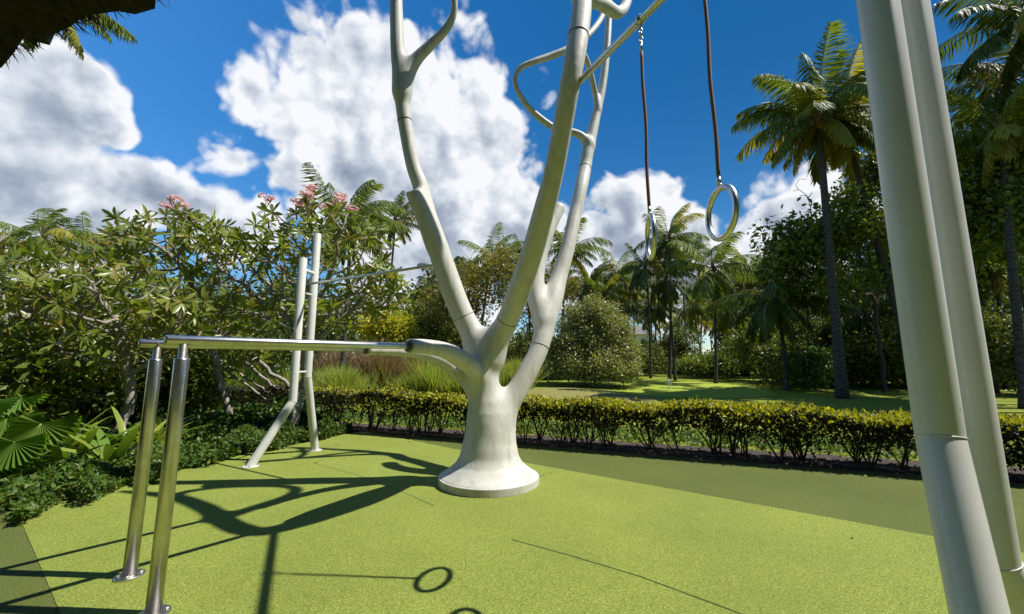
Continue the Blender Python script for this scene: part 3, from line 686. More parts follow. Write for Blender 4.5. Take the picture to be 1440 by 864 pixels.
def broadleaf(name, label, base, crowns, seed, natt=160, nleaf=9000, L=.16, mat='broad', bark='darkbark', tip=.012, trunk_to=None, step=.45, cat='tree', group=None, clump=.28, pw=.33):
    r = rs(seed); att = []
    base = np.array(base, float)
    for c, rad, w in crowns:
        m = int(natt * w); u = rdir(r, m); att.append(np.array(c) + u * (r.rand(m, 1) ** pw) * np.array(rad))
    att = np.concatenate(att); nd, par = colonize(base, att, step, step * 1.2, trunk_to, 80); R, kids = pipe_radii(par, tip, 2.2)
    nd = nd + np.r_[np.zeros((2, 3)), r.normal(size=(len(nd) - 2, 3)) * step * .12]
    root = empty(name, tuple(base), label, cat, group); i = np.arange(1, len(nd)); mb = MB(); mb.add(*edges_mesh(nd[par[i]], nd[i], R[par[i]], R[i], 6)); mb.build('trunk', M[bark], root)
    if nleaf:
        src = np.concatenate([nd[kids == 0], att]); w = r.rand(len(src)) ** 1.3; w /= w.sum(); pick = r.choice(len(src), nleaf, p=w)
        off = r.normal(size=(nleaf, 3)) * clump * step / .45; pos = src[pick] + off; d = unit(off * .6 + r.normal(size=(nleaf, 3)) * .35 + [0, 0, -.1])
        V, f = scatter(T_SMALL, pos, d, np.array([0, 0, 1.]) + r.normal(size=(nleaf, 3)) * .55, L * r.uniform(.6, 1.3, nleaf))
        tn = (r.rand(len(src)) ** 2.5)[pick]; mb = MB(); mb.add(V, f, np.repeat(tn, 4)); mb.build('crown', M[mat], root, False)
    return root

# ------------------------------------------------------------------ hedge
def build_hedge():
    hA = globals()['hA'] - hn * .16; r = rs(11); s0, s1 = -13.5, 15.2; Lh = s1 - s0
    n = 150000; s = r.uniform(s0, s1, n); v = r.rand(n)
    clumpy = .5 + .5 * np.sin(s * 5.1 + np.sin(s * 2.3) * 2)
    zlow = .30 + .14 * clumpy - .14 * sstep(5, 10, s); top = .75 - .10 * sstep(0, 4, s) + .05 * np.sin(s * 1.37 + 2) * np.sin(s * .61) + .03 * np.sin(s * 4.3); z = zlow + (top - zlow) * (1 - (1 - v) ** 1.4); side = r.choice([-1, 1], n); d = .36 + side * (.33 - .10 * np.abs(r.normal(size=n)).clip(0, 2)) * np.sqrt(np.clip((z - .15) / .45, .05, 1))
    low = r.rand(n) < .05; z = np.where(low, r.uniform(.08, .45, n), z)
    topm = r.rand(n) < .42; z = np.where(topm, top - .01 + r.normal(size=n) * .035, z); d = np.where(topm, r.uniform(.02, .70, n), d)
    left_dark = s < .0
    gapf = .72 + .28 * np.sin(s * 2.9 + 1.3 * np.sin(s * 1.1)) * np.sin(s * 7.7 + 2); keep = ~(left_dark & (r.rand(n) < .45)) & ((r.rand(n) < gapf) | (z > top - .12)); s, z, d, n = s[keep], z[keep], d[keep], keep.sum()
    P = hA + hd * s[:, None] + hn * d[:, None]; pos = np.c_[P, z + r.normal(size=n) * .02]
    out = np.c_[np.outer(d - .36, hn) * 2, (z - .5)]; dirn = unit(out + r.normal(size=(n, 3)) * .55)
    root = empty('clipped_hedge', (*HL(4, .36), 0), 'long clipped low hedge with yellow tips and bare twiggy feet behind the turf', 'hedge')
    V, f = scatter(T_SMALL, pos, dirn, np.array([0, 0, 1.]) + r.normal(size=(n, 3)) * .6, r.uniform(.035, .075, n)); mb = MB(); mb.add(V, f, np.repeat(r.rand(n) ** 4, 4)); mb.build('foliage', M['hedge'], root, False)
    n = 26000; s = r.uniform(-1.5, s1, n); s = s[r.rand(n) < np.clip(.25 + .9 * sstep(-1, 4.5, s), 0, 1) * (.55 + .45 * np.sin(s * 1.9 + 1) ** 2)]; n = len(s)
    d = r.uniform(.0, .74, n); z = .745 - .10 * sstep(0, 4, s) + .05 * np.sin(s * 1.37 + 2) * np.sin(s * .61) + .03 * np.sin(s * 4.3) + np.abs(r.normal(size=n)) * .035 + .02; frontm = r.rand(n) < .07; d = np.where(frontm, -.01 + r.normal(size=n) * .03, d); z = np.where(frontm, r.uniform(.56, .70, n), z)
    P = hA + hd * s[:, None] + hn * d[:, None]; pos = np.c_[P, z]; dirn = unit(r.normal(size=(n, 3)) * .6 + [0, 0, .7])
    V, f = scatter(T_SMALL, pos, dirn, r.normal(size=(n, 3)) + [0, 0, .8], r.uniform(.04, .08, n)); mb = MB(); mb.add(V, f, np.repeat(r.rand(n) ** 1.5, 4)); mb.build('yellow_shoots', M['yellow'], root, False)
    k = 0; sp = s0 + 3.5
    while sp < s1 and k < 95:
        b = np.array([*HL(sp, .22 + r.normal() * .06), .0]); mb = MB()
        for q in range(r.randint(3, 6)):
            t = b + np.array([*(hd * r.normal() * .16 + hn * r.normal() * .12), r.uniform(.55, .75)]); m_ = (b + t) / 2 + r.normal(size=3) * .05; m_[2] = max(m_[2], .2)
            mb.add(*tube(catmull([b + r.normal(size=3) * [.02, .02, 0], m_, t], 3), np.linspace(.014, .005, 7) * r.uniform(.7, 1.3), 5))
            for w in range(2):
                t2 = m_ + np.array([*(hd * r.normal() * .16 + hn * r.normal() * .12), r.uniform(.15, .35)]); mb.add(*tube([m_, (m_ + t2) / 2 + r.normal(size=3) * .02, t2], [.006, .005, .003], 4))
        mb.build('stem', M['darkbark'], root); k += 1; sp += r.choice([.09, .22, .38, .62], p=[.3, .3, .25, .15]) * r.uniform(.8, 1.2)
build_hedge()

# ------------------------------------------------------------------ frangipani trees
B1 = np.array([-4.15, 7.9, -.03])
frangipani('large frangipani with pink flower heads rising behind the slender white frame', B1, B1 + [.1, .2, 1.15],
           [(at(445, 345, 7.9), (1.55, 1.1, .95), .55), (at(330, 380, 8.2), (1.0, .9, .9), .22), (at(525, 410, 8.0), (.8, .8, .7), .25), (at(420, 450, 7.6), (1.3, .8, .5), .2)], 150, 21, 9)
B2 = np.array([-5.6, 8.6, -.03])
frangipani('open frangipani with long bare limbs reaching sideways and two pink flower heads on top', B2, B2 + [-.35, -.1, 1.0],
           [(at(250, 345, 8.3), (1.4, .9, .75), .5), (at(195, 330, 8.0), (.6, .6, .4), .15), (at(320, 440, 8.4), (1.1, .8, .5), .22)], 120, 22, 3)
B3 = np.array([-6.6, 6.9, -.03])
frangipani('dense low frangipani spreading over the lily clumps beside the bars', B3, B3 + [.25, .1, .75],
           [(at(150, 425, 6.9), (1.5, .9, .75), .6), (at(235, 440, 6.8), (.8, .7, .5), .25), (at(150, 490, 6.8), (1.5, .7, .45), .4)], 150, 23, 0)
B4 = np.array([-8.4, 7.2, -.03])
frangipani('pale leaved frangipani at the picture edge above the fan leaved plant', B4, B4 + [.1, 0, .75],
           [(at(40, 420, 7.3), (1.6, 1.0, .8), .6), (at(60, 385, 7.4), (1.3, .8, .5), .3), (at(30, 490, 6.9), (1.3, .7, .45), .45)], 150, 24, 0)
B5 = np.array([-4.9, 9.6, -.03])
frangipani('small leaning frangipani with pale forked limbs behind the steel posts', B5, B5 + [.3, .0, .5],
           [(at(300, 470, 9.3), (1.0, .7, .5), .7), (at(350, 500, 9.3), (.6, .5, .35), .3)], 60, 25, 0)

# ------------------------------------------------------------------ planting bed
def cover(name, region, n, seed, hmax, L, mat, dens=None):
    r = rs(seed); P = np.array([region(r.rand(), r.rand()) for _ in range(n)])
    edge = r.rand(n); z = .02 + hmax * r.rand(n) ** .6 * (.55 + .45 * np.sin(P[:, 0] * 5.3 + P[:, 1] * 3.1) * np.sin(P[:, 1] * 4.1 + 1)); pos = np.c_[P, np.maximum(z, .015)]
    dirn = unit(r.normal(size=(n, 3)) * .7 + [0, 0, .25]); V, f = scatter(T_SMALL, pos, dirn, r.normal(size=(n, 3)) * .5 + [0, 0, 1], r.uniform(.6, 1.3, n) * L, r.uniform(.6, 1.3, n) * L * 1.25)
    mb = MB(); mb.add(V, f, np.repeat(r.rand(n) ** 5, 4)); o = mb.build(name, M[mat], None, False); return tag(o, kind='stuff')
def bedQ(u, v):
    v = -.05 + (v ** 1.25) * .8 + .03 * math.sin(u * 40) ; return bedP(u * .97, max(-.08, v))
cover('ground_cover', bedQ, 44000, 31, .34, .06, 'cover')
def rightQ(u, v):
    p = HL(10.6 + u * 4.5, -.55 - .25 * math.sin(u * 9) + v * .75 * (1)); return p
cover('undergrowth', lambda u, v: bedP(u * .93, .42 + .58 * v), 16000, 34, .62, .10, 'cover')
cover('undergrowth', lambda u, v: np.array([-4.45 - 2.6 * v, -3.5 + 6.4 * u]), 12000, 35, .8, .11, 'hedge')  # planting added mostly out of view so the steel posts reflect something dark
mulch('planting_soil', lambda u, v: np.array([-4.4 - 3.2 * v, -4 + 6.9 * u]), 30, 14, 3, .03, .0)
cover('ground_cover', rightQ, 5200, 32, .17, .06, 'cover')
cover('grass_tufts', lambda u, v: HL(-6 + u * 21, .9 + v * 1.6), 16000, 33, .10, .07, 'cover')
def rosette(root, c, n, L, r, mat, tpl=T_STRAP, up=.6):
    az = np.arange(n) * 2.4 + r.rand() * 6; el = r.uniform(up - .5, up + .7, n); Y = np.stack([np.cos(az) * np.cos(el), np.sin(az) * np.cos(el), np.sin(el)], 1)
    V, f = scatter(tpl, np.tile(c, (n, 1)) + r.normal(size=(n, 3)) * [.03, .03, .0], Y, np.array([0, 0, 1.]) + r.normal(size=(n, 3)) * .15, L * r.uniform(.6, 1.15, n), L * r.uniform(.75, 1.0, n) * 1.05)
    mb = MB(); mb.add(V, f, np.repeat(r.rand(n) ** 3, len(tpl[0]))); mb.build('leaves', M[mat], root)
    mb = MB(); mb.add(*lathe([(.05, -.02), (.045, .08), (.02, .14)], 8, c)); mb.build('stem', M['fan'], root)
r = rs(41)
lil = [(85, 612, 5.0, 'spreading lily clump with glossy strap leaves beside the fan leaved plant'), (118, 600, 5.4, 'pale green lily clump with upright leaves at the heart of the bed'), (148, 590, 5.8, 'lily clump with broad arching leaves between two others in the bed'),
       (178, 580, 6.1, 'dark lily clump in front of the far steel post'), (60, 575, 6.2, 'half shaded lily clump behind the fan leaved plant'), (205, 598, 5.9, 'lily clump growing between the two steel posts'), (110, 565, 6.6, 'lily clump in shade under the dense frangipani')]
lil += [(100, 585, 5.7, 'bright lily clump leaning over the low ground cover behind the fan leaved plant'), (160, 612, 5.3, 'low lily clump at the front of the bed facing the far steel post'), (225, 575, 6.6, 'lily clump at the hedge foot seen just beyond the near steel post'), (135, 555, 7.2, 'rearmost lily clump against the hedge under the dense frangipani'), (30, 590, 6.0, 'lily clump at the picture edge behind the pleated leaves')]
for px, py, Y, lab in lil:
    c = at(px, py, Y); c[2] = .04; o = empty('lily_plant', tuple(c), lab, 'plant', 'lily clumps in the planting bed'); rosette(o, c, 20, .78, r, 'strap')
# fan leaved plant: pleated round leaves on stalks
fp = empty('fan_leaf_plant', (-5.4, 4.55, 0), 'large plant with pleated fan shaped leaves on long stalks at the bed edge', 'plant')
r = rs(43)
for k, (px, py, Y, R, nx) in enumerate([(8, 590, 4.75, .31, (.35, -.55, .7)), (58, 596, 4.7, .33, (.2, -.75, .45)), (-22, 566, 5.0, .31, (.3, -.5, .8)), (30, 560, 5.2, .30, (-.1, -.6, .7)), (-10, 640, 4.5, .34, (.5, -.5, .6)), (20, 622, 4.4, .28, (.3, -.8, .4))]):
    c = at(px, py, Y); n_ = unit(np.array(nx)); X = unit(np.cross(n_, [0, 0, 1.])); Yv = np.cross(n_, X); m = 44; V = [c]
    for i in range(m + 1):
        a = -PI * .15 + (PI * 1.3) * i / m; rr = R * (1 + .05 * math.cos(i * PI)) * (.9 + .1 * math.sin(a)); V.append(c + rr * (math.cos(a) * X * 1.0 - math.sin(a) * Yv * -1.0) + n_ * (.035 * (1 if i % 2 else -1) - .12 * R))
    mb = MB(); mb.add(np.array(V), np.array([(0, i + 1, i + 2) for i in range(m)]), .2 * (k == 1)); lf = mb.build('fan_leaf', M['fan'], fp, False)
    g = np.array([-5.4 + r.normal() * .08, 4.55 + r.normal() * .08, .0]); mb = MB(); mb.add(*tube(catmull([g, (g + c) / 2 + [0, 0, .08], c], 4), .011, 6)); mb.build('stalk', M['strap'], lf)
# fallen leaves
r = rs(45)
fl = [(636, 622, 'curled dry leaf on the dark edge of the turf behind the sculpture foot'), (528, 619, 'dark dry leaf lying near the hedge end of the turf'), (577, 622, 'small pale leaf lying apart between the sculpture foot and the hedge'), (472, 627, 'tan leaf lying just beyond the back foot of the slender frame'),
      (322, 642, 'yellow leaf lying at the planting bed edge near the front foot of the slender frame'), (418, 643, 'pale petal lying between the feet of the slender frame'), (443, 652, 'white petal inside the ring shaped shadow'), (563, 647, 'small white petal in the thin shadow beside the sculpture foot'), (1217, 672, 'tiny pale leaf on olive turf near the hedge'), (1200, 757, 'tiny dark leaf lying on the bright turf before the near frame')]
for px, py, lab in fl:
    g = gnd(px, py); a = r.rand() * 6.3; L = .07 if px < 700 else .04
    V, f = scatter(leaf_template([(0, .04), (.3, .2), (.7, .2), (1, .02)], .5, -.25), np.array([[g[0], g[1], .012]]), np.array([[math.cos(a), math.sin(a), .08]]), np.array([[0, 0, 1.]]), L)
    mb = MB(); mb.add(V, f); tag(mb.build('fallen_leaf', M['dry']), lab, 'leaf', 'fallen leaves on the turf')

r = rs(46); n = 2600; s_ = r.uniform(-2, 15, n); d_ = np.abs(r.normal(size=n)) * .22 - .06; P = hA + hd * s_[:, None] + hn * d_[:, None]
a_ = r.uniform(0, 2 * PI, n); V, f = scatter(T_SMALL, np.c_[P, np.where(d_ < -.03, .012, .045) + r.rand(n) * .01], np.c_[np.cos(a_), np.sin(a_), r.normal(size=n) * .15], np.array([0, 0, 1.]) + r.normal(size=(n, 3)) * .25, r.uniform(.02, .055, n), r.uniform(.03, .06, n))
M['litter'] = foliage('leaf_litter', (.10, .055, .035), (.34, .24, .17), None, .2); mb = MB(); mb.add(V, f); tag(mb.build('leaf_litter', M['litter'], None, False), kind='stuff')
# ------------------------------------------------------------------ ornamental grass
def grass_mass(name, x0, x1, Y0, Y1, n, h, mat, seed, spread=.5):
    r = rs(seed); xs = r.uniform(x0, x1, n); Ys = r.uniform(Y0, Y1, n); cx = np.round(xs / .55) * .55 + np.sin(np.round(Ys / .6) * 7) * .2; xs = cx + r.normal(size=n) * .09; cy = np.round(Ys / .6) * .6; Ys = cy + r.normal(size=n) * .08
    hh = h * (.75 + .25 * np.sin(cx * 3.7 + cy * 2.1)) * r.uniform(.6, 1.1, n); pos = np.c_[xs, Ys, terrain(xs, Ys) - .02]; d = unit(np.c_[r.normal(size=(n, 2)) * spread * .6 + [.10, 0], np.ones(n)])
    V, f = scatter(T_BLADE, pos, d, np.c_[r.normal(size=(n, 2)), np.full(n, .3)], hh, .013); mb = MB(); mb.add(V, f, np.repeat(r.rand(n) ** 3, len(T_BLADE[0]))); return tag(mb.build(name, M[mat], None, False), kind='stuff')
X = lambda px, Y: (px - 720) / F * Y
grass_mass('fountain_grass', X(345, 15), X(402, 15), 14.2, 15.6, 5000, 1.35, 'gras', 51)
grass_mass('fountain_grass', X(440, 14.5), X(520, 14.5), 13.6, 15.0, 7000, 1.25, 'gras', 52)
grass_mass('red_fountain_grass', X(440, 16), X(580, 16), 15.3, 17.3, 9000, 2.0, 'redg', 53, .35)
grass_mass('fountain_grass', X(570, 16), X(668, 16), 15.0, 16.6, 8000, 1.35, 'gras', 54)
grass_mass('fountain_grass', X(700, 18), X(735, 18), 17.6, 18.6, 2600, 1.5, 'gras', 55)

# ------------------------------------------------------------------ palms
PL = [  # label, px, py, Y, L, seed, opts
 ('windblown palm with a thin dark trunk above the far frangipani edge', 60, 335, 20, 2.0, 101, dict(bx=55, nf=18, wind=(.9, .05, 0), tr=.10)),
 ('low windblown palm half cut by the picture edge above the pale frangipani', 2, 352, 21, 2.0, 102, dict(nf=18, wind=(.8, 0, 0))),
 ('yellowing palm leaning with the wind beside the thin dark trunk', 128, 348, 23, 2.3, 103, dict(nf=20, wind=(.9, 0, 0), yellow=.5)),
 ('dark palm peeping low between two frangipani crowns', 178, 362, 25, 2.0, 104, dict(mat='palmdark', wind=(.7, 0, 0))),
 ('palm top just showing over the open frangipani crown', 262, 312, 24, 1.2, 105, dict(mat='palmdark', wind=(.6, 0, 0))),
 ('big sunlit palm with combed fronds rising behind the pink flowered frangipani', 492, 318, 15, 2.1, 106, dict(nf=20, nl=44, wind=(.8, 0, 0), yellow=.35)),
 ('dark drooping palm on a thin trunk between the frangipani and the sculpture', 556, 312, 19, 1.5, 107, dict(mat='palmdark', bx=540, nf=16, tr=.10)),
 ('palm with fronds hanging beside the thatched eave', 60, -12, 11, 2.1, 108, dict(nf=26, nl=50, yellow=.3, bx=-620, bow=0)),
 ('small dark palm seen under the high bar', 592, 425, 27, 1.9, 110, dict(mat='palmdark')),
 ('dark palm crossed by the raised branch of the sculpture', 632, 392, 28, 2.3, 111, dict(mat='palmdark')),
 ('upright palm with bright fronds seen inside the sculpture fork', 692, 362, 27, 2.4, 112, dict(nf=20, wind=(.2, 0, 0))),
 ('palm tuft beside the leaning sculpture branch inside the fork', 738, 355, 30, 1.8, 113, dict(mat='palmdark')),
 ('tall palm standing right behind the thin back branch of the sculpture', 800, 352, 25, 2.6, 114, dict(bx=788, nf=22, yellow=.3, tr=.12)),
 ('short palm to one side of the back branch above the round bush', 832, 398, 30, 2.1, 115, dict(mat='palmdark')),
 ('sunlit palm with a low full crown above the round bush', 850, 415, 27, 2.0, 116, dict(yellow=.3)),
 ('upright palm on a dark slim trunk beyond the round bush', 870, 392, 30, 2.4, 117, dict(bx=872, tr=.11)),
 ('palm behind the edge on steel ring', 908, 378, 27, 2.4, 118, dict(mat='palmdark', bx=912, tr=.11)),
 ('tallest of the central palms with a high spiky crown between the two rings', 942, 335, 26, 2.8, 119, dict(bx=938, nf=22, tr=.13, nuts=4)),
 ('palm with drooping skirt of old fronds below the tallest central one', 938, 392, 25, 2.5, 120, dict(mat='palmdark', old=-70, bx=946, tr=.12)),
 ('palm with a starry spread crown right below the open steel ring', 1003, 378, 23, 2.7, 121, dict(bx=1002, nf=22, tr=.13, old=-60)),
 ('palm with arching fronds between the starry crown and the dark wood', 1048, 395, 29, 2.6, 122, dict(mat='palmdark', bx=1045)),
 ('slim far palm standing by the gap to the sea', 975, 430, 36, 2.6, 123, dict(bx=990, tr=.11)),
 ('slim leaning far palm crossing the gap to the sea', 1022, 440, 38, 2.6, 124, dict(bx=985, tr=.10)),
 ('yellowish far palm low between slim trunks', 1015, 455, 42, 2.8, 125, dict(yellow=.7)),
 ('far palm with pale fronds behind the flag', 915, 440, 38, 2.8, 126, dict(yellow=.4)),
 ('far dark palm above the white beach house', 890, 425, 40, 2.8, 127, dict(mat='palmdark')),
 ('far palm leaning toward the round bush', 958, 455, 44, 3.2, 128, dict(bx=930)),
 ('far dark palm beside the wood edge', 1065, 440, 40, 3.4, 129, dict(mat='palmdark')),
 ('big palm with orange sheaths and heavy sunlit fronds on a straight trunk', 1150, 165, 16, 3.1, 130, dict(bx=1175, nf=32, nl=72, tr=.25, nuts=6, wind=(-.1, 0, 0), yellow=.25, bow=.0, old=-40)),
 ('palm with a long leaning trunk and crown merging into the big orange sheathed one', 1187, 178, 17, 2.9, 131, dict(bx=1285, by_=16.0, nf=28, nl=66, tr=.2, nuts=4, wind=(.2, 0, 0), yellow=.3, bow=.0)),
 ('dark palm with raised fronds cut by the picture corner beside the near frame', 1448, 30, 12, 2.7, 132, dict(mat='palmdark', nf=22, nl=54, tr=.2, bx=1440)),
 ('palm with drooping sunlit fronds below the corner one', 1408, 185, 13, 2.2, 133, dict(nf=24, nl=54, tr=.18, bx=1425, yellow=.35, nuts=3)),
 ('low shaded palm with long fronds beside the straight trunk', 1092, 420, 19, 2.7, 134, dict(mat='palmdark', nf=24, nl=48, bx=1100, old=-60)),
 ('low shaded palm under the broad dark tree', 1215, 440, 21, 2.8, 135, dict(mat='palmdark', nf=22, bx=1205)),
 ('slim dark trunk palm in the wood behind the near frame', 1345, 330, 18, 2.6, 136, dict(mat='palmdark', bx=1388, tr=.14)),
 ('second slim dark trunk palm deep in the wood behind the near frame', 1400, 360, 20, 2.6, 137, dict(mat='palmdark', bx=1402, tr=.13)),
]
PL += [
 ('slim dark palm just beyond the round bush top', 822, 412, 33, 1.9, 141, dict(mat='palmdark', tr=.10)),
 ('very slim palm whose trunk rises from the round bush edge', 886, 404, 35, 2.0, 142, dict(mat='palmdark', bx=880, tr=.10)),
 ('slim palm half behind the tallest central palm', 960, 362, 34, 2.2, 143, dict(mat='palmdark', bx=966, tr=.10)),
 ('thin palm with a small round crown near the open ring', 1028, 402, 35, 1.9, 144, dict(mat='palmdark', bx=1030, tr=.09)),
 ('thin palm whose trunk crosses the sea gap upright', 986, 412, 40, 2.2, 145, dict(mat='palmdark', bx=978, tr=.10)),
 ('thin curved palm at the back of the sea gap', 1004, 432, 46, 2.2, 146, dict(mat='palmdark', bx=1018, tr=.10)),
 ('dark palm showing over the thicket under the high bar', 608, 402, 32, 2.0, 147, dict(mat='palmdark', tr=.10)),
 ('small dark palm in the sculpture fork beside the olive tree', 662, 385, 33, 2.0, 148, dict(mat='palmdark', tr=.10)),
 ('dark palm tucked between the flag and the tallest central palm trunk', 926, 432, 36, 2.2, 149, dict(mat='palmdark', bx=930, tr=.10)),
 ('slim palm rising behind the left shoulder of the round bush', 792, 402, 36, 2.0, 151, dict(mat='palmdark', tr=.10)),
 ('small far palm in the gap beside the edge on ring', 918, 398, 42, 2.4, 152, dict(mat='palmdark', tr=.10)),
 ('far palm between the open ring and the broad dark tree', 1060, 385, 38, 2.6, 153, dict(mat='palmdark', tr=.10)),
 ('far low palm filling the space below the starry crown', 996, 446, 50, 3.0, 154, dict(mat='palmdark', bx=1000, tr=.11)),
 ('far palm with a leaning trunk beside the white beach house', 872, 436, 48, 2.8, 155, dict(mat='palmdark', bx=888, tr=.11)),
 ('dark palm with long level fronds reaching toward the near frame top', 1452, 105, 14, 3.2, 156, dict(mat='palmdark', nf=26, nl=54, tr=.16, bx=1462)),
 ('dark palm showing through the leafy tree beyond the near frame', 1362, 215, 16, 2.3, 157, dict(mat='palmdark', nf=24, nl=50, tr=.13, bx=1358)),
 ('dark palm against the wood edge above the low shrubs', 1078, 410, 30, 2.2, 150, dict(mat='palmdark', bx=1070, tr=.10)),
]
for lab, px, py, Y, L, sd, o in PL: palm(lab, px, py, Y, L, sd, **o)

# ------------------------------------------------------------------ broadleaf trees and shrubs
def tb(px, Y): x = X(px, Y); return np.array([x, Y, tz(x, Y) - .05])
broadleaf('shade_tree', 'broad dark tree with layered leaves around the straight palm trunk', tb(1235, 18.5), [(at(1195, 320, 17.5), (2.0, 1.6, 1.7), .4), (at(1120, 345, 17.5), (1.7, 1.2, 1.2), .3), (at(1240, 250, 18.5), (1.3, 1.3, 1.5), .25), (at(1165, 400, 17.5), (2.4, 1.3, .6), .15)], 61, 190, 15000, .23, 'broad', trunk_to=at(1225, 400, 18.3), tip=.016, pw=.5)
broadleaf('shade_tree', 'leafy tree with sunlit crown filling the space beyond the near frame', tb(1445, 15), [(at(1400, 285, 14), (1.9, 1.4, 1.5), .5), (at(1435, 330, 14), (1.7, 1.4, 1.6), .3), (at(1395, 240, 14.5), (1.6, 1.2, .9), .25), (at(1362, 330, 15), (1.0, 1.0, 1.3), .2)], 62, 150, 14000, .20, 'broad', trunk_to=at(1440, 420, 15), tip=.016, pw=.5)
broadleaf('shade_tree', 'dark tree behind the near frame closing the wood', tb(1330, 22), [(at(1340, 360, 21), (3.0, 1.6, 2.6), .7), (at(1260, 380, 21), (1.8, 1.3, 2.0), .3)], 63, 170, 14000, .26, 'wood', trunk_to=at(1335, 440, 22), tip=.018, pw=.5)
broadleaf('bare_tree', 'dead leafless twigs standing above the broad dark tree', tb(1130, 19), [(at(1127, 265, 18.5), (.75, .4, .9), .6), (at(1175, 290, 18.5), (.5, .4, .9), .3)], 64, 34, 0, .1, trunk_to=at(1135, 330, 18.8), tip=.010, step=.3)
broadleaf('bare_tree', 'dead leafless twig spray beside the near frame top', tb(1245, 20), [(at(1232, 235, 19.5), (.7, .4, .8), 1)], 65, 26, 0, .1, trunk_to=at(1242, 330, 19.8), tip=.010, step=.3)
broadleaf('olive_tree', 'olive brown thinly leaved tree with pale limbs inside the sculpture fork', tb(665, 20), [(at(675, 405, 19), (1.7, 1.2, 1.3), .5), (at(715, 375, 19.5), (1.0, 1.0, .9), .25), (at(640, 430, 19.5), (1.4, 1.0, 1.2), .3)], 66, 150, 9000, .15, 'olive', 'bark', trunk_to=at(668, 455, 19.8), tip=.016, step=.4)
broadleaf('olive_tree', 'olive tree top between the sculpture branches above the round bush', tb(770, 24), [(at(775, 395, 23), (1.4, 1.2, 1.1), .6), (at(755, 430, 23), (1.2, 1., 1.4), .4)], 67, 90, 6000, .16, 'olive', 'bark', trunk_to=at(768, 450, 23.8), tip=.016, step=.4)
bb = tb(835, 22)
broadleaf('round_bush', 'huge rounded bush with grey green leaves down to the ground on the far lawn', bb, [(at(835, 478, 22), (2.15, 1.8, 1.75), .5), (at(828, 450, 22), (1.45, 1.3, 1.0), .2), (at(868, 505, 21.6), (1.2, 1.2, .75), .2), (at(803, 503, 21.6), (1.2, 1.2, .75), .2), (at(836, 515, 21.4), (2.35, 1.7, .55), .35)], 68, 320, 56000, .135, 'bush', 'darkbark', tip=.012, step=.36, cat='bush', pw=.25)
SH = [('dark shrub at the foot of the round bush', 745, 500, 27, 1.6, 1.7, 'wood'), ('mid green shrub right of the round bush', 910, 500, 34, .9, 1.0, 'cover'), ('fan shaped dark shrub under the central palms', 958, 488, 33, 1.5, 1.4, 'wood'),
      ('yellow green low shrub behind the flag', 955, 518, 32, 1.9, .45, 'cover'), ('dark low shrub before the gap to the sea', 1010, 520, 30, 2.0, .5, 'wood'), ('dark shrub bank at the wood edge', 1085, 490, 24, 2.4, 1.6, 'broad'),
      ('small bright leaved shrub left of the straight palm trunk', 1140, 515, 19, 1.0, .6, 'cover'), ('dark shrub behind the straight palm trunk', 1160, 475, 23, 2.2, 2.0, 'wood'), ('sun flecked shrub right of the straight palm trunk', 1235, 490, 20, 1.4, 1.3, 'broad'), ('dark shrub beyond the near frame', 1365, 480, 19, 1.9, 1.6, 'wood'),
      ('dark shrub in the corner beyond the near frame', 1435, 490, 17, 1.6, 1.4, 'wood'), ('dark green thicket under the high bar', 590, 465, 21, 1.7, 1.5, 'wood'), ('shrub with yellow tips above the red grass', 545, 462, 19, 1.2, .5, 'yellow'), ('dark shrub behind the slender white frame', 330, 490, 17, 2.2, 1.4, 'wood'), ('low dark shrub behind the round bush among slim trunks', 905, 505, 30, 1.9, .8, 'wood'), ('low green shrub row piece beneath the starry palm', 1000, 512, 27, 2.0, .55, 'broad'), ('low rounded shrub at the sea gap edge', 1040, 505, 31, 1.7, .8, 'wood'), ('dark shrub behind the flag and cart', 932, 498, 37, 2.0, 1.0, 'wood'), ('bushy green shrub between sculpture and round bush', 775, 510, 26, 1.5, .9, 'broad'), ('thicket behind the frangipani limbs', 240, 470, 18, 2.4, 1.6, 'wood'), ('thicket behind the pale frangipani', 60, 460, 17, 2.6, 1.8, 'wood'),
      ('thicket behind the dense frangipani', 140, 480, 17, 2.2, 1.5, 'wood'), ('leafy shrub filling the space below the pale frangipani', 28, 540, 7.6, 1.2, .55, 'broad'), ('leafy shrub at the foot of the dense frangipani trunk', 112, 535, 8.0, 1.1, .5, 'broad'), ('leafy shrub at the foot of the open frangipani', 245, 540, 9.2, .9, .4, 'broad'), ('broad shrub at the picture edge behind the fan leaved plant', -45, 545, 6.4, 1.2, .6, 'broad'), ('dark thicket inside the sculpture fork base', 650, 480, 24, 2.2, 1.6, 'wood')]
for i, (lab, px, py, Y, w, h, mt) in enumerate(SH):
    b = tb(px, Y); c = at(px, py, Y); broadleaf('shrub', lab, b, [((c[0], c[1], max(c[2], b[2] + h * .6)), (w, w * .7, h), 1.)], 200 + i, 70, int(3500 * max(.6, w)), .17, mt, tip=.012, step=.4, cat='shrub', group='shrubs beyond the hedge', pw=.4)
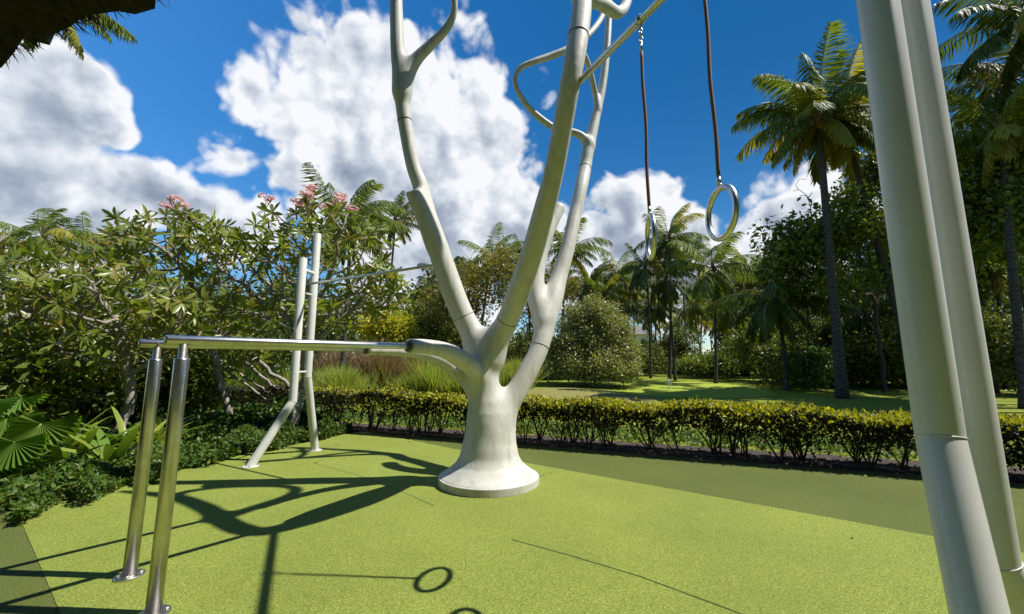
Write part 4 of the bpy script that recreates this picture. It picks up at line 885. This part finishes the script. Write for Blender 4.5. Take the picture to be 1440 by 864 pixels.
# far wood that reads as one mass
def woodland(px0, px1, Y0, Y1, z1, n, seed, L=.35, gap=None):
    r = rs(seed); Ys = r.uniform(Y0, Y1, n); px = r.uniform(px0, px1, n); xs = X(px, Ys); top = z1 * (.75 + .25 * np.sin(xs * .9 + seed) * np.sin(xs * .37 + Ys * .5))
    z = terrain(xs, Ys) + r.rand(n) ** .8 * top; z = np.round(z / .8) * .8 + r.normal(size=n) * .28; xs = np.round(xs / .9) * .9 + r.normal(size=n) * .3
    V, f = scatter(T_SMALL, np.c_[xs, Ys, z], rdir(r, n), r.normal(size=(n, 3)) * .6 + [0, 0, 1], L * r.uniform(.6, 1.3, n)); mb = MB(); mb.add(V, f, np.repeat(r.rand(n) ** 4, 4)); tag(mb.build('woodland', M['wood'], None, False), kind='stuff')
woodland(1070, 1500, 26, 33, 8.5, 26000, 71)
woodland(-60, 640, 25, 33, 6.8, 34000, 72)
def added_woods_behind():  # unseen trees added behind the camera to cut sky fill and darken reflections
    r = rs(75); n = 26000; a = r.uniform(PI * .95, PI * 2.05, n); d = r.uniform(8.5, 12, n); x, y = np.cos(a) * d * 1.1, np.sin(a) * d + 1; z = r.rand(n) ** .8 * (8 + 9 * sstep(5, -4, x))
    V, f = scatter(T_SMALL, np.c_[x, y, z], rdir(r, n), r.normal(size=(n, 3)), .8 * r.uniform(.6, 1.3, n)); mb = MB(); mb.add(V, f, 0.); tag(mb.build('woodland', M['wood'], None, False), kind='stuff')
added_woods_behind()
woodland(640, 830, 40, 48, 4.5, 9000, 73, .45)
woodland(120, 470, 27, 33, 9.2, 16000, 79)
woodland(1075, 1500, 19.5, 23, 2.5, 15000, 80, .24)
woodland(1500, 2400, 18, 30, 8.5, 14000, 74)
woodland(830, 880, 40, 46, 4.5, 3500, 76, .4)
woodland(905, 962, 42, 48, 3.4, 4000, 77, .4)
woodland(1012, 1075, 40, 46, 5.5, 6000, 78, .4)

# ------------------------------------------------------------------ small far things
fx = X(937, 19.5); fg = empty('golf_flag', (fx, 19.5, tz(fx, 19.5)), 'small white pennant on a short pole in the putting green', 'flag')
z0 = tz(fx, 19.5); pipe('pole', (fx, 19.5, z0 - .02), (fx, 19.5, z0 + .58), .012, M['paint'], fg, 8)
V = [(fx + .012, 19.5, z0 + .57), (fx + .10, 19.46, z0 + .44), (fx + .15, 19.5, z0 + .26), (fx + .06, 19.54, z0 + .22), (fx - .09, 19.5, z0 + .24), (fx - .04, 19.47, z0 + .4)]
V = np.array(V); V2 = V + [0, .01, 0]; mb = MB(); mb.add(np.concatenate([V, V2]), [np.array([(0, 1, 2, 3, 4, 5), (11, 10, 9, 8, 7, 6)]), np.array([(i, i + 6, (i + 1) % 6 + 6, (i + 1) % 6) for i in range(6)])]); mb.build('pennant', M['cloth'], fg, False)
def cart(px, Y, label, rz):
    x = X(px, Y); z = tz(x, Y); o = empty('golf_cart', (x, Y, z), label, 'golf cart', 'white golf carts beyond the lawn'); c, s = math.cos(rz), math.sin(rz)
    Rm = np.array([[c, -s, 0], [s, c, 0], [0, 0, 1]]); off = np.array([x, Y, z])
    def pt(name, bs, mat):
        mb = MB()
        for cc, ss in bs:
            V, f = box(cc, ss); mb.add(V @ Rm.T + off, f)
        return mb.build(name, M[mat], o, False)
    pt('body', [((0, 0, .45), (2.2, 1.15, .3)), ((-.95, 0, .72), (.45, 1.1, .28)), ((.75, 0, .68), (.5, 1.1, .3))], 'white'); pt('seat', [((.25, 0, .75), (.5, 1.0, .14)), ((.52, 0, 1.0), (.1, 1.0, .4))], 'white')
    pt('roof', [((.05, 0, 1.86), (1.7, 1.2, .06))], 'white'); pt('roof_posts', [((a, b, 1.25), (.04, .04, 1.16)) for a in (-.7, .8) for b in (-.5, .5)], 'black')
    for a in (-.75, .75):
        for b in (-.52, .52):
            V, f = tube([(a, b - .09, .23), (a, b + .09, .23)], .23, 16); mb = MB(); mb.add(V @ Rm.T + off, f); mb.build('wheel', M['black'], o)
cart(900, 40, 'white golf cart half hidden at the foot of the round bush', .3)
cart(924, 41, 'white golf cart parked among palm trunks beyond the flag', 2.6)
cart(962, 39, 'white golf cart behind the yellow green low shrub', .1)
hx, hY = X(896, 62), 62; hz = tz(hx, hY)
hs = empty('beach_house', (hx, hY, hz), 'white beach house with a grey hipped roof glimpsed between palm trunks', 'house')
zt = at(896, 472, hY)[2]
mb = MB(); mb.add(*box((hx, hY, (hz + zt) / 2), (4.2, 4, zt - hz))); mb.build('wall', M['wall'], hs, False)
e = zt; V = np.array([(hx - 2.6, hY - 2.6, e), (hx + 2.6, hY - 2.6, e), (hx + 2.6, hY + 2.6, e), (hx - 2.6, hY + 2.6, e), (hx - 1.2, hY, e + 1.5), (hx + 1.2, hY, e + 1.5)]); mb = MB(); mb.add(V, [np.array([(0, 1, 5, 4), (2, 3, 4, 5), (3, 2, 1, 0)]), np.array([(1, 2, 5), (3, 0, 4)])]); mb.build('roof', M['roof'], hs, False)
for k in (-1.4, .2, 1.5):
    mb = MB(); mb.add(*box((hx + k, hY - 2.01, zt - 1.3), (.8, .06, 1.0))); mb.build('window', M['glass'], hs, False)

# ------------------------------------------------------------------ thatched shelter overhead
def shelter():
    e0, e1 = np.array([-2.587, 1.873, 2.89]), np.array([-1.444, 1.498, 2.89]); u = unit(e1 - e0); inn = unit(np.array([u[1], -u[0], 0])); inn = inn if inn[1] < 0 else -inn
    a, b = e0 - u * 4.2, e1 + u * .55; r = rs(81); slope = inn + np.array([0, 0, .42])
    root = empty('thatched_shelter', (-2.6, .4, 0), 'dark thatched roof eave hanging over the upper corner', 'shelter')
    nu, nv = 60, 14; V = []
    for k, dz in ((0, 0), (1, .26)):
        for i in range(nu + 1):
            for j in range(nv + 1):
                p = a + (b - a) * i / nu + slope * 2.6 * j / nv * (1 - .0 * i); p = p + np.array([0, 0, dz]) + r.normal(size=3) * .018; V.append(p)
    w = nv + 1; off = (nu + 1) * w; q = []
    for i in range(nu):
        for j in range(nv): q += [(i * w + j, i * w + j + 1, (i + 1) * w + j + 1, (i + 1) * w + j), tuple(off + t for t in (i * w + j, (i + 1) * w + j, (i + 1) * w + j + 1, i * w + j + 1))]
    for i in range(nu): q += [(i * w, (i + 1) * w, off + (i + 1) * w, off + i * w), (i * w + nv, off + i * w + nv, off + (i + 1) * w + nv, (i + 1) * w + nv)]
    for j in range(nv): q += [(j, off + j, off + j + 1, j + 1), (nu * w + j, nu * w + j + 1, off + nu * w + j + 1, off + nu * w + j)]
    roof = link('thatch_roof', mesh('thatch_roof', np.array(V), np.array(q), False), M['thatch'], root)
    n = 9000; t = r.rand(n); pos = a + (b - a) * t[:, None] + slope * (r.rand(n, 1) * .10) + np.c_[np.zeros((n, 2)), r.rand(n) * .27]
    d = unit(-slope + r.normal(size=(n, 3)) * .28 + [0, 0, -.15]); V, f = scatter(T_BLADE, pos, d, rdir(r, n), r.uniform(.03, .075, n), .004); mb = MB(); mb.add(V, f); mb.build('straw_fringe', M['thatch'], roof, False)
    for k in (.35, .8):
        p = a + (b - a) * k + inn * 1.2; p[2] = 0; mb = MB(); mb.add(*tube([p, p + [0, 0, 3.3]], .07, 14)); mb.build('post', M['darkbark'], root)
shelter()

# ------------------------------------------------------------------ sky with clouds, sun
def build_world():
    w = bpy.data.worlds.new('World'); SC.world = w; w.use_nodes = True; nt = w.node_tree; nt.nodes.clear()
    out = N(nt, 'ShaderNodeOutputWorld'); bg = N(nt, 'ShaderNodeBackground'); bg.inputs[1].default_value = .06; nt.links.new(bg.outputs[0], out.inputs[0])
    sky = N(nt, 'ShaderNodeTexSky', sky_type='NISHITA'); sky.sun_disc = False; sky.sun_elevation = math.asin(SUN[2]); sky.sun_rotation = math.atan2(-SUN[0], SUN[1]); sky.air_density = 1.0; sky.dust_density = .25; sky.ozone_density = 2.5
    hs = N(nt, 'ShaderNodeHueSaturation'); hs.inputs['Saturation'].default_value = 1.40; hs.inputs['Value'].default_value = 1.55; hs.inputs['Hue'].default_value = .5; nt.links.new(sky.outputs[0], hs.inputs['Color'])
    tc = N(nt, 'ShaderNodeTexCoord').outputs['Generated']
    blobs = [(-40, 190, 150), (60, 160, 90), (110, 130, 60), (150, 170, 45), (60, 260, 130), (170, 260, 80), (210, 255, 45), (270, 300, 70), (-60, 320, 120), (120, 320, 120), (330, 320, 60),
             (318, 212, 42), (300, 190, 24), (360, 125, 40), (420, 130, 60), (470, 90, 70), (500, 60, 50), (540, 80, 60), (470, 180, 90), (560, 190, 110), (640, 190, 85), (690, 210, 70), (600, 280, 140), (690, 290, 80), (480, 270, 80), (420, 245, 45), (740, 330, 70), (620, 370, 120),
             (930, 275, 36), (890, 305, 45), (850, 340, 60), (790, 330, 50), (960, 340, 70), (1090, 290, 55), (1140, 280, 55), (1060, 330, 60), (1190, 300, 60), (1000, 380, 90), (1120, 350, 80), (440, 10, 12), (800, 370, 80), (880, 380, 80)]
    blob = None
    wn = N(nt, 'ShaderNodeTexNoise'); wn.inputs['Scale'].default_value = 5; wn.inputs['Detail'].default_value = 3; nt.links.new(tc, wn.inputs['Vector'])
    wv = N(nt, 'ShaderNodeVectorMath', operation='MULTIPLY_ADD'); nt.links.new(wn.outputs['Color'], wv.inputs[0]); wv.inputs[1].default_value = (.12, .12, .12); 
    sub = N(nt, 'ShaderNodeVectorMath', operation='SUBTRACT'); nt.links.new(tc, sub.inputs[0]); sub.inputs[1].default_value = (.06, .06, .06); nt.links.new(sub.outputs[0], wv.inputs[2])
    for px, py, rp in blobs:
        c = unit(ray(px, py)); e = unit(ray(px + rp, py)); e2 = unit(ray(px, py + rp)); rad = .5 * (np.linalg.norm(e - c) + np.linalg.norm(e2 - c)) * 1.12
        d = N(nt, 'ShaderNodeVectorMath', operation='DISTANCE'); nt.links.new(wv.outputs[0], d.inputs[0]); d.inputs[1].default_value = tuple(c)
        v = mth(nt, 'MULTIPLY_ADD', d.outputs['Value'], -1 / rad, 1.0)
        blob = v if blob is None else mth(nt, 'SMOOTH_MAX', blob, v, .25)
    # a scatter of small fair weather clouds for the rest of the sky behind the camera
    sp = N(nt, 'ShaderNodeSeparateXYZ'); nt.links.new(tc, sp.inputs[0])
    def billow(vec, det):
        v = N(nt, 'ShaderNodeTexVoronoi', feature='F1'); v.inputs['Scale'].default_value = 9; v.inputs['Detail'].default_value = det; v.inputs['Roughness'].default_value = .52; v.inputs['Lacunarity'].default_value = 2.3
        nt.links.new(vec, v.inputs['Vector']); return mth(nt, 'SUBTRACT', 1.0, v.outputs['Distance'])
    f1 = mth(nt, 'ADD', mth(nt, 'MULTIPLY', noise(nt, tc, 6.0, 8, .56), .68), mth(nt, 'MULTIPLY', billow(wv.outputs[0], 2), .32))
    ofs = N(nt, 'ShaderNodeVectorMath', operation='ADD'); nt.links.new(tc, ofs.inputs[0]); ofs.inputs[1].default_value = tuple(np.array([.020, 0.0, .022]))
    f2 = noise(nt, ofs.outputs[0], 6.0, 6, .52); f3 = noise(nt, tc, 6.0, 6, .52)
    back = mth(nt, 'MULTIPLY', mth(nt, 'MULTIPLY_ADD', noise(nt, tc, 2.2, 4), 3.0, -2.6), mth(nt, 'MULTIPLY_ADD', sp.outputs[1], -4, 0, clamp=True))
    blob2 = mth(nt, 'MAXIMUM', blob, mth(nt, 'MULTIPLY_ADD', mth(nt, 'LESS_THAN', sp.outputs[1], 0), 1, mth(nt, 'SUBTRACT', back, 1)))
    dens = mth(nt, 'ADD', blob2, mth(nt, 'MULTIPLY_ADD', f1, 2.3, -.85))
    al = N(nt, 'ShaderNodeMapRange', interpolation_type='SMOOTHSTEP'); al.inputs['From Min'].default_value = -.06; al.inputs['From Max'].default_value = .28; nt.links.new(dens, al.inputs['Value'])
    core = N(nt, 'ShaderNodeMapRange', interpolation_type='SMOOTHSTEP'); core.inputs['From Min'].default_value = .10; core.inputs['From Max'].default_value = 1.1; nt.links.new(dens, core.inputs['Value'])
    low = N(nt, 'ShaderNodeMapRange', interpolation_type='SMOOTHSTEP'); low.inputs['From Min'].default_value = .62; low.inputs['From Max'].default_value = .22; nt.links.new(sp.outputs[2], low.inputs['Value'])
    rel = mth(nt, 'MULTIPLY', mth(nt, 'SUBTRACT', f3, f2), 3.0)
    sh = mth(nt, 'ADD', mth(nt, 'MULTIPLY_ADD', core.outputs[0], mth(nt, 'MULTIPLY_ADD', low.outputs[0], -.42, -.12), .86), rel, clamp=True)
    k = 1 / .06
    ccol = ramp(nt, sh, [(.06, (.18, .22, .29)), (.38, (.30, .34, .405)), (.62, (.475, .51, .56)), (.84, (.66, .67, .69))])
    cm = mixc(nt, 1.0, ccol, (k, k, k), 'MULTIPLY')
    fin = mixc(nt, mth(nt, 'MULTIPLY', al.outputs[0], .97), hs.outputs[0], cm); nt.links.new(fin, bg.inputs[0])
    return hs
build_world()
sl = bpy.data.lights.new('sun', 'SUN'); sl.energy = 5.0; sl.angle = math.radians(.5); sl.color = (1, .96, .89)
so = bpy.data.objects.new('sun', sl); COL.objects.link(so); so.location = (20, -2, 30); so.rotation_euler = Vector(-SUN).to_track_quat('-Z', 'Y').to_euler()

cam = bpy.data.cameras.new('camera'); co = bpy.data.objects.new('camera', cam); COL.objects.link(co)
co.location = (0, 0, H); co.rotation_euler = (PI / 2 + TH, 0, 0); cam.sensor_width = 36; cam.lens = F / 1440 * 36; cam.clip_start = .05; cam.clip_end = 20000
SC.camera = co
SC.view_settings.view_transform = 'Standard'; SC.view_settings.look = 'None'; SC.view_settings.exposure = 0.55; SC.view_settings.gamma = 1
SC.render.engine = 'CYCLES'
SC.cycles.max_bounces = 8; SC.cycles.transparent_max_bounces = 8
SC.cycles.use_denoising = True; SC.cycles.denoiser = 'OPENIMAGEDENOISE'; SC.cycles.denoising_input_passes = 'RGB_ALBEDO_NORMAL'
